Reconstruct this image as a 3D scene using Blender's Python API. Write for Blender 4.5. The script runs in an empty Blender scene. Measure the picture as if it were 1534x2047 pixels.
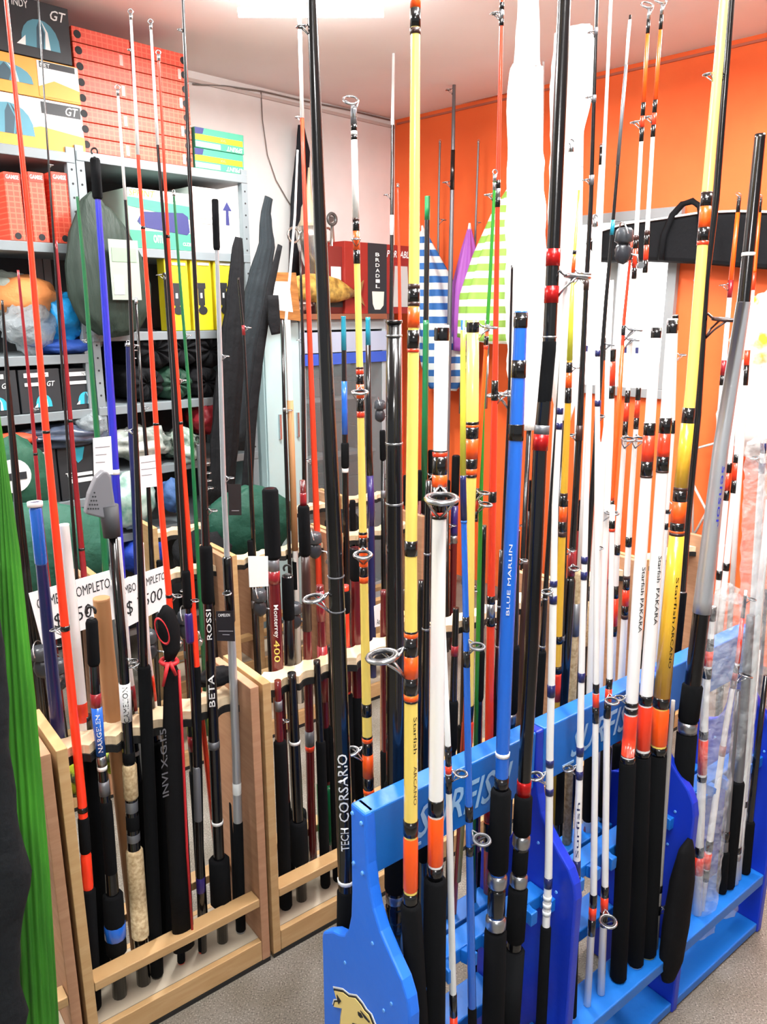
import bpy, math, random, re
from mathutils import Vector, noise
from math import sin, cos, pi, radians
random.seed(7)
SC = bpy.context.scene
COL = SC.collection
# ------------------------------------------------------------------ camera
FPX, PITCH, EYE = 1558.0, radians(14.4), 1.6
cam = bpy.data.cameras.new('camera')
cam.sensor_fit = 'VERTICAL'
cam.sensor_height = 36.0
cam.lens = FPX / 2047.0 * 36.0
cam.clip_start = 0.05
cam_o = bpy.data.objects.new('camera', cam)
cam_o.location = (0, 0, EYE)
cam_o.rotation_euler = (pi / 2 - PITCH, 0, 0)
COL.objects.link(cam_o)
SC.camera = cam_o
# ------------------------------------------------------------------ world, lights, exposure
SC.view_settings.view_transform = 'Standard'
SC.view_settings.look = 'None'
SC.view_settings.gamma = 1.0
SC.view_settings.use_curve_mapping = False
SC.view_settings.exposure = 0.62
wd = bpy.data.worlds.new('world')
SC.world = wd
wd.use_nodes = True
wd.node_tree.nodes['Background'].inputs[0].default_value = (0.97, 0.99, 1.0, 1)
wd.node_tree.nodes['Background'].inputs[1].default_value = 0.28
CEIL = 2.7
LIGHTS = [(-0.25, 2.96, 90, 36), (0.35, 0.75, 90, 26), (1.25, 2.15, 90, 40), (-1.75, 1.6, 90, 34), (0.0, -1.6, 90, 18)]  # last entry is an added fill lamp, out of view behind the camera
for li, (lx, ly, la, lp) in enumerate(LIGHTS):
    ld = bpy.data.lights.new('ceiling_lamp_light', 'AREA')
    ld.shape = 'RECTANGLE'; ld.size = .5 if li == 0 else 1.2; ld.size_y = 0.12; ld.energy = lp
    ld.color = (1.0, 0.985, 0.96)
    lo = bpy.data.objects.new('ceiling_lamp_light', ld)
    lo.location = (lx, ly, CEIL - 0.135); lo.rotation_euler = (0, 0, radians(la))
    COL.objects.link(lo)
# ------------------------------------------------------------------ materials
def lin(h):
    h = h.lstrip('#')
    r = [int(h[i:i + 2], 16) / 255 for i in (0, 2, 4)]
    return tuple(c / 12.92 if c <= .04045 else ((c + .055) / 1.055) ** 2.4 for c in r) + (1,)
MATS = {}
def mat(name, hexc, rough=.5, metal=0, emit=0, alpha=1, trans=0, coat=0, build=None, spec=.5):
    if name in MATS: return MATS[name]
    m = bpy.data.materials.new(name); m.use_nodes = True
    b = m.node_tree.nodes['Principled BSDF']
    b.inputs['Base Color'].default_value = lin(hexc)
    b.inputs['Roughness'].default_value = rough
    b.inputs['Metallic'].default_value = metal
    b.inputs['Specular IOR Level'].default_value = spec
    if coat: b.inputs['Coat Weight'].default_value = coat; b.inputs['Coat Roughness'].default_value = .08
    if trans: b.inputs['Transmission Weight'].default_value = trans; b.inputs['IOR'].default_value = 1.2
    if alpha < 1: b.inputs['Alpha'].default_value = alpha
    if emit: b.inputs['Emission Color'].default_value = lin(hexc); b.inputs['Emission Strength'].default_value = emit
    if build: build(m.node_tree, b)
    MATS[name] = m
    return m
def N(nt, t, **k):
    n = nt.nodes.new(t)
    for a, v in k.items():
        if a in n.inputs: n.inputs[a].default_value = v
        else: setattr(n, a, v)
    return n
def coords(nt, scale=(1, 1, 1), rot=(0, 0, 0)):
    tc = nt.nodes.new('ShaderNodeTexCoord'); mp = nt.nodes.new('ShaderNodeMapping')
    mp.inputs['Scale'].default_value = scale; mp.inputs['Rotation'].default_value = rot
    nt.links.new(tc.outputs['Object'], mp.inputs[0])
    return mp.outputs[0]
def ramp(nt, fac, stops):
    r = nt.nodes.new('ShaderNodeValToRGB'); nt.links.new(fac, r.inputs[0])
    e = r.color_ramp.elements
    while len(e) < len(stops): e.new(.5)
    for x, (p, c) in zip(e, stops): x.position = p; x.color = lin(c)
    return r.outputs[0]
def noise_col(scale, c1, c2, sc=(1, 1, 1), det=4, bump=0, lo=.35, hi=.65):
    def f(nt, b):
        n = N(nt, 'ShaderNodeTexNoise', Scale=scale, Detail=det); nt.links.new(coords(nt, sc), n.inputs['Vector'])
        nt.links.new(ramp(nt, n.outputs['Fac'], [(lo, c1), (hi, c2)]), b.inputs['Base Color'])
        if bump:
            bp = N(nt, 'ShaderNodeBump', Strength=bump, Distance=.004)
            nt.links.new(n.outputs['Fac'], bp.inputs['Height']); nt.links.new(bp.outputs[0], b.inputs['Normal'])
    return f
def bumpy(scale, strength, dist=.01, sc=(1, 1, 1)):
    def f(nt, b):
        n = N(nt, 'ShaderNodeTexNoise', Scale=scale, Detail=5); nt.links.new(coords(nt, sc), n.inputs['Vector'])
        bp = N(nt, 'ShaderNodeBump', Strength=strength, Distance=dist)
        nt.links.new(n.outputs['Fac'], bp.inputs['Height']); nt.links.new(bp.outputs[0], b.inputs['Normal'])
    return f
def floor_b(nt, b):
    v = coords(nt)
    a = N(nt, 'ShaderNodeTexNoise', Scale=260, Detail=3); nt.links.new(v, a.inputs['Vector'])
    c = N(nt, 'ShaderNodeTexNoise', Scale=6, Detail=4); nt.links.new(v, c.inputs['Vector'])
    r1 = ramp(nt, a.outputs['Fac'], [(.3, '#33302c'), (.42, '#76726a'), (.58, '#7e7a72'), (.72, '#b4b1a9')])
    r2 = ramp(nt, c.outputs['Fac'], [(.3, '#cfcabd'), (.7, '#ffffff')])
    m = N(nt, 'ShaderNodeMixRGB', blend_type='MULTIPLY'); m.inputs[0].default_value = 1
    nt.links.new(r1, m.inputs[1]); nt.links.new(r2, m.inputs[2]); nt.links.new(m.outputs[0], b.inputs['Base Color'])
def stripes(c1, c2, n, off=0):
    def f(nt, b):
        tc = nt.nodes.new('ShaderNodeTexCoord'); sp = nt.nodes.new('ShaderNodeSeparateXYZ')
        nt.links.new(tc.outputs['Object'], sp.inputs[0])
        m1 = N(nt, 'ShaderNodeMath', operation='MULTIPLY'); m1.inputs[1].default_value = n; nt.links.new(sp.outputs[2], m1.inputs[0])
        m2 = N(nt, 'ShaderNodeMath', operation='FRACT'); nt.links.new(m1.outputs[0], m2.inputs[0])
        m3 = N(nt, 'ShaderNodeMath', operation='GREATER_THAN'); m3.inputs[1].default_value = .5; nt.links.new(m2.outputs[0], m3.inputs[0])
        nt.links.new(ramp(nt, m3.outputs[0], [(0, c1), (1, c2)]), b.inputs['Base Color'])
    return f
def brickgrid(c1, c2, w, h):
    def f(nt, b):
        t = N(nt, 'ShaderNodeTexBrick', Scale=1.0); t.offset = 0
        t.inputs['Color1'].default_value = lin(c1); t.inputs['Color2'].default_value = lin(c1); t.inputs['Mortar'].default_value = lin(c2)
        t.inputs['Brick Width'].default_value = w; t.inputs['Row Height'].default_value = h; t.inputs['Mortar Size'].default_value = .0022
        tc = nt.nodes.new('ShaderNodeTexCoord'); sp = nt.nodes.new('ShaderNodeSeparateXYZ'); nt.links.new(tc.outputs['Object'], sp.inputs[0])
        ad = N(nt, 'ShaderNodeMath', operation='ADD'); nt.links.new(sp.outputs[0], ad.inputs[0]); nt.links.new(sp.outputs[1], ad.inputs[1])
        ml = N(nt, 'ShaderNodeMath', operation='MULTIPLY'); ml.inputs[1].default_value = .7071; nt.links.new(ad.outputs[0], ml.inputs[0])
        cb = nt.nodes.new('ShaderNodeCombineXYZ'); nt.links.new(ml.outputs[0], cb.inputs[0]); nt.links.new(sp.outputs[2], cb.inputs[1])
        nt.links.new(cb.outputs[0], t.inputs['Vector']); nt.links.new(t.outputs['Color'], b.inputs['Base Color'])
    return f
def wood_b(c1, c2, c3):
    def f(nt, b):
        n = N(nt, 'ShaderNodeTexNoise', Scale=9, Detail=6, Distortion=.6); nt.links.new(coords(nt, (1.2, 1.2, 9), (0, radians(90), radians(38))), n.inputs['Vector'])
        nt.links.new(ramp(nt, n.outputs['Fac'], [(.3, c1), (.5, c2), (.7, c3)]), b.inputs['Base Color'])
    return f
M_WALLW = mat('wall_white_paint', '#eef0ee', .8, build=noise_col(3, '#e6eae8', '#f4f4f2', bump=.05))
M_WALLO = mat('wall_orange_paint', '#f66a2c', .65, build=noise_col(2, '#f46528', '#f87032', bump=.05))
M_CEIL = mat('ceiling_paint', '#f2eeec', .85, build=noise_col(1.5, '#efeae7', '#f5f2f0'))
M_FLOOR = mat('floor_terrazzo', '#8b867c', .55, build=floor_b)
M_WOOD = mat('rack_wood', '#c9a673', .55, build=wood_b('#b38f60', '#b99667', '#c09f72'))
M_WOODE = mat('rack_plywood_edge', '#dcc39a', .6, build=wood_b('#d2b891', '#dcc5a2', '#e4d1b2'))
M_WOODP = mat('rack_panel_pink_reflection', '#b98a6c', .55, build=wood_b('#a67a5c', '#ad8263', '#b58b6c'))  # rack wood with a pinkish reflection painted into the colour
M_BASE = mat('base_laminate', '#b3a793', .5)
M_RUB = mat('black_rubber', '#151515', .6)
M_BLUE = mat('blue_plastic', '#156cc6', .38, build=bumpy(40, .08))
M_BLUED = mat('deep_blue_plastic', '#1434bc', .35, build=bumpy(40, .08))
M_STEEL = mat('shelf_grey_steel', '#7c868a', .5, metal=.1)
M_DARK = mat('dark_void', '#26282a', .8)
M_PAPER = mat('white_paper', '#eef0f4', .8)
M_INK = mat('black_ink', '#1a1c22', .7)
M_WHITEP = mat('white_print', '#e9ecec', .6)
M_CHROME = mat('guide_chrome', '#b9bcbf', .22, metal=.9)
M_RING = mat('guide_ring_dark', '#3b3d40', .35, metal=.5)
M_LAMP = mat('lamp_diffuser', '#ffffff', .6, emit=32.0)
M_CLEAR = mat('clear_plastic_film', '#eef4f6', .08, alpha=.22, build=bumpy(30, 1.0, .03))
M_MILK = mat('milky_plastic_film', '#e6eef0', .12, alpha=.26, build=bumpy(24, 1.0, .03))
CODE = {  # rod finishes
 'K': mat('gloss_black', '#0c0c0e', .2, coat=.5), 'F': mat('black_foam', '#0e0f11', .95, build=bumpy(900, .15, .001), spec=.12),
 'W': mat('gloss_white', '#f1f2f1', .25, coat=.5), 'Y': mat('gloss_yellow', '#f7da6c', .25, coat=.5),
 'y': mat('ochre_yellow', '#deae30', .28, coat=.5), 'l': mat('lime_yellow', '#dfe04a', .3),
 'O': mat('bright_orange', '#f4560e', .35, coat=.4), 'o': mat('orange_red', '#e23a1c', .3, coat=.4),
 'R': mat('fluo_red_orange', '#fb3a1a', .3, coat=.4), 'r': mat('metal_red', '#b01818', .25, metal=.4),
 'M': mat('maroon', '#5c1418', .25, coat=.5), 'm': mat('wine_red', '#8c1c24', .28, coat=.4),
 'B': mat('gloss_blue', '#1c62c8', .25, coat=.5), 'U': mat('royal_blue', '#2a2fb8', .28, coat=.4),
 'N': mat('navy', '#1c2358', .3, coat=.3), 'P': mat('purple', '#2c2068', .3, coat=.3),
 'G': mat('dark_green', '#14683c', .3, coat=.4), 'g': mat('mid_green', '#2f8a2a', .35), 'T': mat('teal', '#1787a0', .3, coat=.3),
 'S': mat('silver', '#a9acb0', .28, metal=.95), 'Z': mat('silver_paint', '#b4b8bd', .3, metal=.55), 's': mat('grey_metal', '#77797e', .4, metal=.5), 'A': mat('ash_grey', '#a09c98', .45),
 'C': mat('cork', '#b79f7a', .8, build=noise_col(120, '#a08660', '#c9b48e')), 'c': mat('cardboard_tube', '#a5784e', .7),
 'H': mat('pale_translucent_white', '#dfe4e4', .3), 'D': mat('dark_brown', '#3a2420', .35),
}
# ------------------------------------------------------------------ frames: origin + heading, s along, t inward, z up
class Fr:
    def __init__(s, ox, oy, deg):
        a = radians(deg); s.o = Vector((ox, oy, 0)); s.u = Vector((sin(a), cos(a), 0)); s.v = Vector((-cos(a), sin(a), 0)); s.z = Vector((0, 0, 1))
    def p(s, a, t, z): return s.o + s.u * a + s.v * t + s.z * z
    def px(s, x, y, t0, k=0):
        r = ray(x, y)
        lam = (t0 + k * EYE + s.o.dot(s.v)) / (r.dot(s.v) - k * r.z)
        return Vector((0, 0, EYE)) + r * lam
    def st(s, q): d = q - s.o; return d.dot(s.u), d.dot(s.v), q.z
def ray(x, y):
    a = (x - 767) / FPX; b = -(y - 1023.5) / FPX
    return Vector((a, cos(PITCH) + b * sin(PITCH), -sin(PITCH) + b * cos(PITCH)))
def depth(q):
    return q.y * cos(PITCH) - (q.z - EYE) * sin(PITCH)
BL = Fr(-0.04835, 1.0985, 52)      # blue racks
WD = Fr(-0.2801, 1.6465, 52)       # wooden racks
LW = Fr(0.068, 5.046, 45)          # white wall, s negative towards the left
OW = Fr(0.068, 5.046, 135)         # orange wall, s positive towards the right
# ------------------------------------------------------------------ mesh builder
class MB:
    def __init__(s): s.v = []; s.f = []; s.sm = []
    def quad(s, pts, sm=False):
        i = len(s.v); s.v += [Vector(p) for p in pts]; s.f.append(tuple(range(i, i + len(pts)))); s.sm.append(sm); return s
    def hexa(s, P):  # 8 corners: bottom 4 ccw, top 4
        i = len(s.v); s.v += [Vector(p) for p in P]
        for q in ((3, 2, 1, 0), (4, 5, 6, 7), (0, 1, 5, 4), (1, 2, 6, 5), (2, 3, 7, 6), (3, 0, 4, 7)):
            s.f.append(tuple(i + k for k in q)); s.sm.append(False)
        return s
    def box(s, fr, s0, s1, t0, t1, z0, z1):
        return s.hexa([fr.p(s0, t0, z0), fr.p(s1, t0, z0), fr.p(s1, t1, z0), fr.p(s0, t1, z0), fr.p(s0, t0, z1), fr.p(s1, t0, z1), fr.p(s1, t1, z1), fr.p(s0, t1, z1)])
    def prism(s, pts, off):  # planar polygon (list of Vectors) extruded by vector off
        n = len(pts); i = len(s.v); s.v += [Vector(p) for p in pts] + [Vector(p) + off for p in pts]
        s.f.append(tuple(i + k for k in range(n))); s.sm.append(False)
        s.f.append(tuple(i + n + k for k in reversed(range(n)))); s.sm.append(False)
        for k in range(n):
            a, b = k, (k + 1) % n
            s.f.append((i + b, i + a, i + n + a, i + n + b)); s.sm.append(False)
        return s
    def tube(s, P, R, n=10, cap=True, ripple=0, rn=8):  # polyline of points with radii
        i = len(s.v); m = len(P)
        for k in range(m):
            d = (P[min(k + 1, m - 1)] - P[max(k - 1, 0)])
            if d.length < 1e-9: d = Vector((0, 0, 1))
            d.normalize(); a = Vector((1, 0, 0)) if abs(d.x) < .8 else Vector((0, 1, 0))
            e = d.cross(a).normalized(); g = d.cross(e)
            for j in range(n):
                t = 2 * pi * j / n; rr = R[k] * (1 + ripple * cos(rn * t)) if ripple else R[k]
                s.v.append(P[k] + e * (rr * cos(t)) + g * (rr * sin(t)))
        for k in range(m - 1):
            for j in range(n):
                a = i + k * n + j; b = i + k * n + (j + 1) % n
                s.f.append((a, b, b + n, a + n)); s.sm.append(True)
        if cap:
            s.f.append(tuple(i + j for j in reversed(range(n)))); s.sm.append(False)
            s.f.append(tuple(i + (m - 1) * n + j for j in range(n))); s.sm.append(False)
        return s
    def torus(s, c, nrm, R, r, n=16, m=6, a0=0, a1=2 * pi, sq=1, xdir=None):
        nrm = nrm.normalized(); a = xdir or (Vector((1, 0, 0)) if abs(nrm.x) < .8 else Vector((0, 1, 0)))
        e = (a - nrm * a.dot(nrm)).normalized(); g = nrm.cross(e); full = a1 - a0 > 6.28
        i = len(s.v); cnt = n if full else n + 1
        for k in range(cnt):
            t = a0 + (a1 - a0) * k / n; d = e * cos(t) + g * (sin(t) * sq)
            for j in range(m):
                q = 2 * pi * j / m; s.v.append(c + d * (R + r * cos(q)) + nrm * (r * sin(q)))
        for k in range(n):
            for j in range(m):
                k2 = (k + 1) % cnt; s.f.append((i + k * m + j, i + k2 * m + j, i + k2 * m + (j + 1) % m, i + k * m + (j + 1) % m)); s.sm.append(True)
        return s
    def blob(s, c, ax, seed=0, amp=.15, fq=2.5, n=20, m=12, pinch=None):  # ax: three Vectors (half axes)
        i = len(s.v)
        for k in range(m + 1):
            th = pi * k / m
            for j in range(n):
                ph = 2 * pi * j / n; d = Vector((sin(th) * cos(ph), sin(th) * sin(ph), cos(th)))
                a = 1 + amp * noise.noise(d * fq + Vector((seed * 7.3, seed * 3.1, 0))) + amp * .5 * noise.noise(d * fq * 2.7 + Vector((0, seed * 5.7, 0)))
                if pinch: a *= 1 + pinch * sin(9 * ph) * sin(th)
                s.v.append(c + (ax[0] * d.x + ax[1] * d.y + ax[2] * d.z) * a)
        for k in range(m):
            for j in range(n):
                a = i + k * n + j; b = i + k * n + (j + 1) % n
                s.f.append((a, a + n, b + n, b)); s.sm.append(True)
        return s
    def build(s, name, m, parent=None, origin=None, bevel=0, label=None):
        o0 = parent_loc(parent) if parent else (Vector(origin) if origin is not None else Vector((0, 0, 0)))
        me = bpy.data.meshes.new(name); me.from_pydata([tuple(v - o0) for v in s.v], [], s.f)
        me.polygons.foreach_set('use_smooth', s.sm); me.materials.append(m); me.update()
        o = bpy.data.objects.new(name, me); COL.objects.link(o)
        if parent: o.parent = parent
        else: o.location = o0
        LOC[o.name] = o0
        if bevel:
            b = o.modifiers.new('bevel', 'BEVEL'); b.width = bevel; b.segments = 2; b.limit_method = 'ANGLE'
        if label: o['label'] = label
        return o
LOC = {}
def parent_loc(p): return LOC[p.name]
def tag(o, label, cat, group=None):
    o['label'] = label; o['category'] = cat
    if group: o['group'] = group
    return o
def thing(name, label, cat, loc, group=None):
    o = bpy.data.objects.new(name, None); o.empty_display_size = .05; o.location = loc; COL.objects.link(o)
    LOC[o.name] = Vector(loc)
    return tag(o, label, cat, group)
def struct(o): o['kind'] = 'structure'; return o
_TX = {}
def text_raw(s, shear=0, bold=0):
    k = (s, shear, bold)
    if k not in _TX:
        cu = bpy.data.curves.new('text', 'FONT'); cu.body = s; cu.resolution_u = 2; cu.shear = shear; cu.offset = bold
        ob = bpy.data.objects.new('text', cu); me = bpy.data.meshes.new_from_object(ob)
        vs = [v.co.copy() for v in me.vertices]; fs = [tuple(p.vertices) for p in me.polygons]
        bpy.data.objects.remove(ob); bpy.data.meshes.remove(me)
        x0 = min(v.x for v in vs); y0 = min(v.y for v in vs); x1 = max(v.x for v in vs); y1 = max(v.y for v in vs)
        _TX[k] = ([((v.x - x0) / (x1 - x0), (v.y - y0) / (y1 - y0)) for v in vs], fs)
    return _TX[k]
def text_flat(mb, s, bl, right, up, w, h, shear=0, bold=0):   # bl bottom-left corner Vector
    vs, fs = text_raw(s, shear, bold); i = len(mb.v)
    mb.v += [bl + right * (x * w) + up * (y * h) for x, y in vs]
    mb.f += [tuple(i + k for k in f) for f in fs]; mb.sm += [False] * len(fs)
    return mb
# ------------------------------------------------------------------ setting
fl = MB().hexa([(-6, -4, -.1), (6, -4, -.1), (6, 7, -.1), (-6, 7, -.1), (-6, -4, 0), (6, -4, 0), (6, 7, 0), (-6, 7, 0)]).build('floor', M_FLOOR); struct(fl)
ce = MB().hexa([(-6, -4, CEIL), (6, -4, CEIL), (6, 7, CEIL), (-6, 7, CEIL), (-6, -4, CEIL + .1), (6, -4, CEIL + .1), (6, 7, CEIL + .1), (-6, 7, CEIL + .1)]).build('ceiling', M_CEIL); struct(ce)
struct(MB().box(LW, -6.2, .12, 0, .12, 0, CEIL).build('wall_left', M_WALLW))
struct(MB().box(OW, -.0, 6.2, 0, .12, 0, CEIL).build('wall_right', M_WALLO))
# thin mouldings and cables where wall meets ceiling
struct(MB().box(LW, -6, -.01, -.012, 0, CEIL - .05, CEIL - .035).build('trim_1', mat('moulding_grey', '#c9c2bc', .7)))
struct(MB().box(OW, .02, 6, -.008, 0, CEIL - .03, CEIL - .02).build('trim_2', mat('moulding_brown', '#b5614a', .7)))
for i, (lx, ly, la, lp) in enumerate(LIGHTS):
    fx = Fr(lx, ly, la)
    names = ['above the wooden rod racks', 'right over the blue rack', 'by the orange wall', 'at the left end of the room', 'behind the viewer']
    t = thing('ceiling_light', 'white fluorescent ceiling light ' + names[i], 'light', (lx, ly, CEIL), 'ceiling lights')
    hl = .27 if i == 0 else .62
    MB().box(fx, -hl, hl, -.04, .04, CEIL - .05, CEIL - .001).build('housing', mat('lamp_housing', '#e8e8e6', .5), t)
    for q in (-.07, .07):
        MB().tube([fx.p(.02 - hl, q, CEIL - .1), fx.p(hl - .02, q, CEIL - .1)], [.016, .016], 10).build('lamp_tube', M_LAMP, t)
def cable(pts, r, name, label, m, t=-.01, fr=LW):
    P = [fr.px(x, y, t) for x, y in pts]
    tag(MB().tube(P, [r] * len(P), 6).build(name, m, origin=P[-1]), label, 'cable')
M_CAB = mat('cable_grey', '#7d7872', .6)
cable([(385, 168), (450, 172), (522, 182), (600, 200), (690, 218), (780, 240)], .004, 'wall_cable', 'grey cable running along the white wall below the ceiling', M_CAB)
cable([(522, 182), (525, 240), (535, 310), (552, 360), (575, 400), (592, 425)], .003, 'wall_cable', 'thin loose cable hanging down the white wall beside the shelf', M_CAB)
cable([(850, 222), (930, 205), (1000, 190), (1180, 140), (1400, 75)], .003, 'wall_cable', 'thin cable along the top of the orange wall', mat('cable_orange', '#c85b38', .6), fr=OW)

# ------------------------------------------------------------------ wooden racks
def scallop(mb, fr, s0, s1, tc, half, amp, pitch, z0, z1, ph=0):
    n = int((s1 - s0) / .007); F, Bk = [], []
    for i in range(n + 1):
        s = s0 + (s1 - s0) * i / n
        w = abs(sin(pi * (s - s0) / pitch + ph)) ** .7
        F.append(fr.p(s, tc - half + amp * w, z0)); Bk.append(fr.p(s, tc + half - amp * w, z0))
    up = Vector((0, 0, z1 - z0))
    for i in range(n):
        mb.hexa([F[i], F[i + 1], Bk[i + 1], Bk[i], F[i] + up, F[i + 1] + up, Bk[i + 1] + up, Bk[i] + up])
    return mb
def wood_rack(s0, dt, label, W=.45):
    t = thing('wooden_rod_rack', label, 'rod rack', WD.p(s0 + .23, dt + .1, 0), 'wooden rod racks')
    pt = .022
    for a in (s0, s0 + W - pt):
        MB().box(WD, a, a + pt, dt, dt + .2, 0, .765).build('end_panel', M_WOOD if a == s0 else M_WOODP, t, bevel=.0015)
    a, b = s0 + pt + .001, s0 + W - pt - .001
    scallop(MB(), WD, a, b, dt + .1, .042, .02, .0578, .70, .72).build('top_rail', M_WOODE, t)
    scallop(MB(), WD, a, b, dt + .1, .045, .02, .0578, .682, .699).build('rubber_strip', M_RUB, t)
    for c in (dt, dt + .155):
        MB().box(WD, a, b, c, c + .04, .172, .195).build('lower_rail', M_WOOD, t, bevel=.002)
    MB().box(WD, a, b, dt, dt + .016, .0125, .07).build('kick_board', M_WOOD, t, bevel=.0015)
    MB().box(WD, s0, s0 + W, dt - .001, dt + .016, 0, .012).build('base_strip', M_RUB, t)  # black strip paints the shadow line under the kick board
    MB().box(WD, a, b, dt + .184, dt + .2, .004, .07).build('kick_board', M_WOOD, t, bevel=.0015)
    MB().box(WD, a, b, dt + .017, dt + .183, .055, .07).build('base_board', M_BASE, t)
    return t
wood_rack(-.92, 0, 'light wooden rod rack cut off by the left edge of the photo')
wood_rack(-.46, 0, 'light wooden rod rack nearest on the left, full of black handled rods')
wood_rack(0, 0, 'light wooden rod rack with maroon rods, behind the blue rack corner', .52)
wood_rack(.53, 0, 'light wooden rod rack hidden behind the front blue rack', .56)
wood_rack(1.10, 0, 'light wooden rod rack behind the second blue rack', .4)
wood_rack(1.51, 0, 'light wooden rod rack at the far right end of its row')
for i, n in enumerate(('leftmost', 'behind the price cards', 'behind the hanging silver rod', 'behind the tall yellow rod', 'behind the white rods')):
    wood_rack(-.98 + .46 * i, .93, 'second row wooden rod rack, ' + n)
for i, n in enumerate(('in front of the metal shelving', 'before the glass case', 'in front of the beach umbrellas')):
    wood_rack(.32 + .46 * i, 1.45, 'far row wooden rod rack ' + n)
# ------------------------------------------------------------------ blue racks
PLATE = [(.009, .83), (.009, .66), (.012, .61), (.02, .578), (.033, .556), (.05, .545), (.068, .538), (.085, .525), (.101, .512), (.104, .50), (.104, 0),
         (-.145, 0), (-.145, .53), (-.139, .56), (-.125, .585), (-.10, .607), (-.07, .637), (-.052, .668), (-.042, .70), (-.035, .74), (-.031, .83)]
SP = [0, .405, .81, 1.21]
def plate(parent, s, m, name='end_plate'):
    o = MB().prism([BL.p(s, a, z) for a, z in PLATE], BL.u * .022).build(name, m, parent, bevel=.004)
    for a, z in ((.002, .815), (-.022, .81), (.0, .722), (-.024, .718)):
        MB().tube([BL.p(s + .001, a, z), BL.p(s - .003, a, z)], [.004, .003], 10).build('screw', mat('screw_blue', '#5fa2f0', .3), o)
    for a, z in ((-.05, .60), (.03, .50), (-.08, .49), (-.09, .43), (-.1, .52)):
        MB().tube([BL.p(s + .001, a, z), BL.p(s - .002, a, z)], [.0035, .0028], 8).build('screw', mat('screw_blue', '#5fa2f0', .3), o)
    return o
def blue_rack(i, label):
    s0, s1 = SP[i], SP[i + 1]
    t = thing('blue_rod_rack', label, 'rod rack', BL.p((s0 + s1) / 2, -.02, 0), 'blue plastic rod racks')
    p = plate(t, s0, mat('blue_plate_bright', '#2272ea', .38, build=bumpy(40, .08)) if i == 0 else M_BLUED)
    a, b = s0 + .0225, s1 - .0005
    bd = MB().box(BL, a - .012 if i == 0 else a, b, -.031, .009, .71, .83).build('top_board', M_BLUE, t, bevel=.003)
    lt = MB(); c0 = BL.p(a + .083, -.0325, .735); up = Vector((0, 0, 1))
    text_flat(lt, 'SURFISH', c0, BL.u, up, .235, .062, .35, .012)
    lt.box(BL, a + .06, a + .095, -.0326, -.0312, .722, .727)
    if i < 2: lt.build('lettering', mat('lettering_light_blue', '#9cc8ee', .4), bd)
    MB().box(BL, a, b, .055, .103, .365, .40).build('back_rail', M_BLUE, t, bevel=.003)
    MB().box(BL, a, b, -.075, -.035, .475, .505).build('notched_rail', M_BLUE, t, bevel=.003)
    n = 7
    for k in range(n + 1):
        q = a + .006 + (b - a - .012) * k / n
        P = [BL.p(q - .011, -.0755, .476), BL.p(q + .011, -.0755, .476), BL.p(q + .007, -.088, .476), BL.p(q + .009, -.099, .476), BL.p(q - .009, -.099, .476), BL.p(q - .007, -.088, .476)]
        MB().prism(P, Vector((0, 0, .028))).build('rail_prong', M_BLUE, t, bevel=.002)
    MB().box(BL, a, b, -.142, -.06, .15, .18).build('lower_rail', M_BLUE, t, bevel=.003)
    MB().box(BL, a, b, -.142, -.07, .004, .028).build('floor_rail', M_BLUE, t, bevel=.003)
    MB().box(BL, a, b, .03, .1, .15, .18).build('back_lower_rail', M_BLUE, t, bevel=.003)
    return t, p
br, bp0 = blue_rack(0, 'blue plastic rod rack nearest, with a yellow fish head emblem on its end plate')
blue_rack(1, 'blue plastic rod rack in the middle, holding the white rods with orange grips')
b3, _ = blue_rack(2, 'blue plastic rod rack at the right edge, holding plastic wrapped rods')
plate(b3, SP[3], M_BLUED)
# emblem on the front end plate
def emb(pts, off, m, name):
    P = []
    for x, y in pts:
        q = BL.px(x, y, 0); r = ray(x, y)
        lam = (BL.o.dot(BL.u)) / r.dot(BL.u); P.append(Vector((0, 0, EYE)) + r * lam)
    mb = MB(); mb.prism([q - BL.u * (.0022 + off) for q in P], BL.u * .0012)
    return mb.build(name, m, bp0)
def cr(x, y): return (630 + x * .2412, 1580 + y * .2412)
OUT = [(165, 1635), (240, 1650), (290, 1690), (350, 1700), (400, 1760), (430, 1810), (470, 1850), (500, 1925), (540, 2010), (555, 2090), (520, 2150), (440, 2190), (330, 2230), (240, 2200), (225, 2080), (215, 1960), (225, 1850), (235, 1790), (160, 1775), (170, 1735), (205, 1735), (180, 1690)]
def shrink(P, k):
    cx = sum(p[0] for p in P) / len(P); cy = sum(p[1] for p in P) / len(P)
    return [cr(cx + (x - cx) * k, cy + (y - cy) * k) for x, y in P]
emb(shrink(OUT, 1.06), 0, M_WHITEP, 'emblem_border')
emb(shrink(OUT, 1.0), .0012, M_INK, 'emblem_outline')
emb(shrink(OUT, .93), .0024, mat('emblem_cream', '#f2d98a', .5), 'emblem_head')
emb([cr(x, y) for x, y in ((375, 1820), (400, 1835), (418, 1870), (400, 1872), (380, 1850))], .0036, M_INK, 'emblem_eye')
emb([cr(x, y) for x, y in ((395, 1810), (440, 1860), (475, 1905), (470, 1912), (430, 1870))], .0036, M_INK, 'emblem_brow')
emb([cr(x, y) for x, y in ((200, 1680), (235, 1735), (215, 1760), (205, 1720))], .0036, M_INK, 'emblem_fin_line')
emb([cr(x, y) for x, y in ((330, 1915), (400, 1935), (470, 1990), (465, 2000), (395, 1950), (330, 1925))], .0036, M_INK, 'emblem_mouth')

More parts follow.
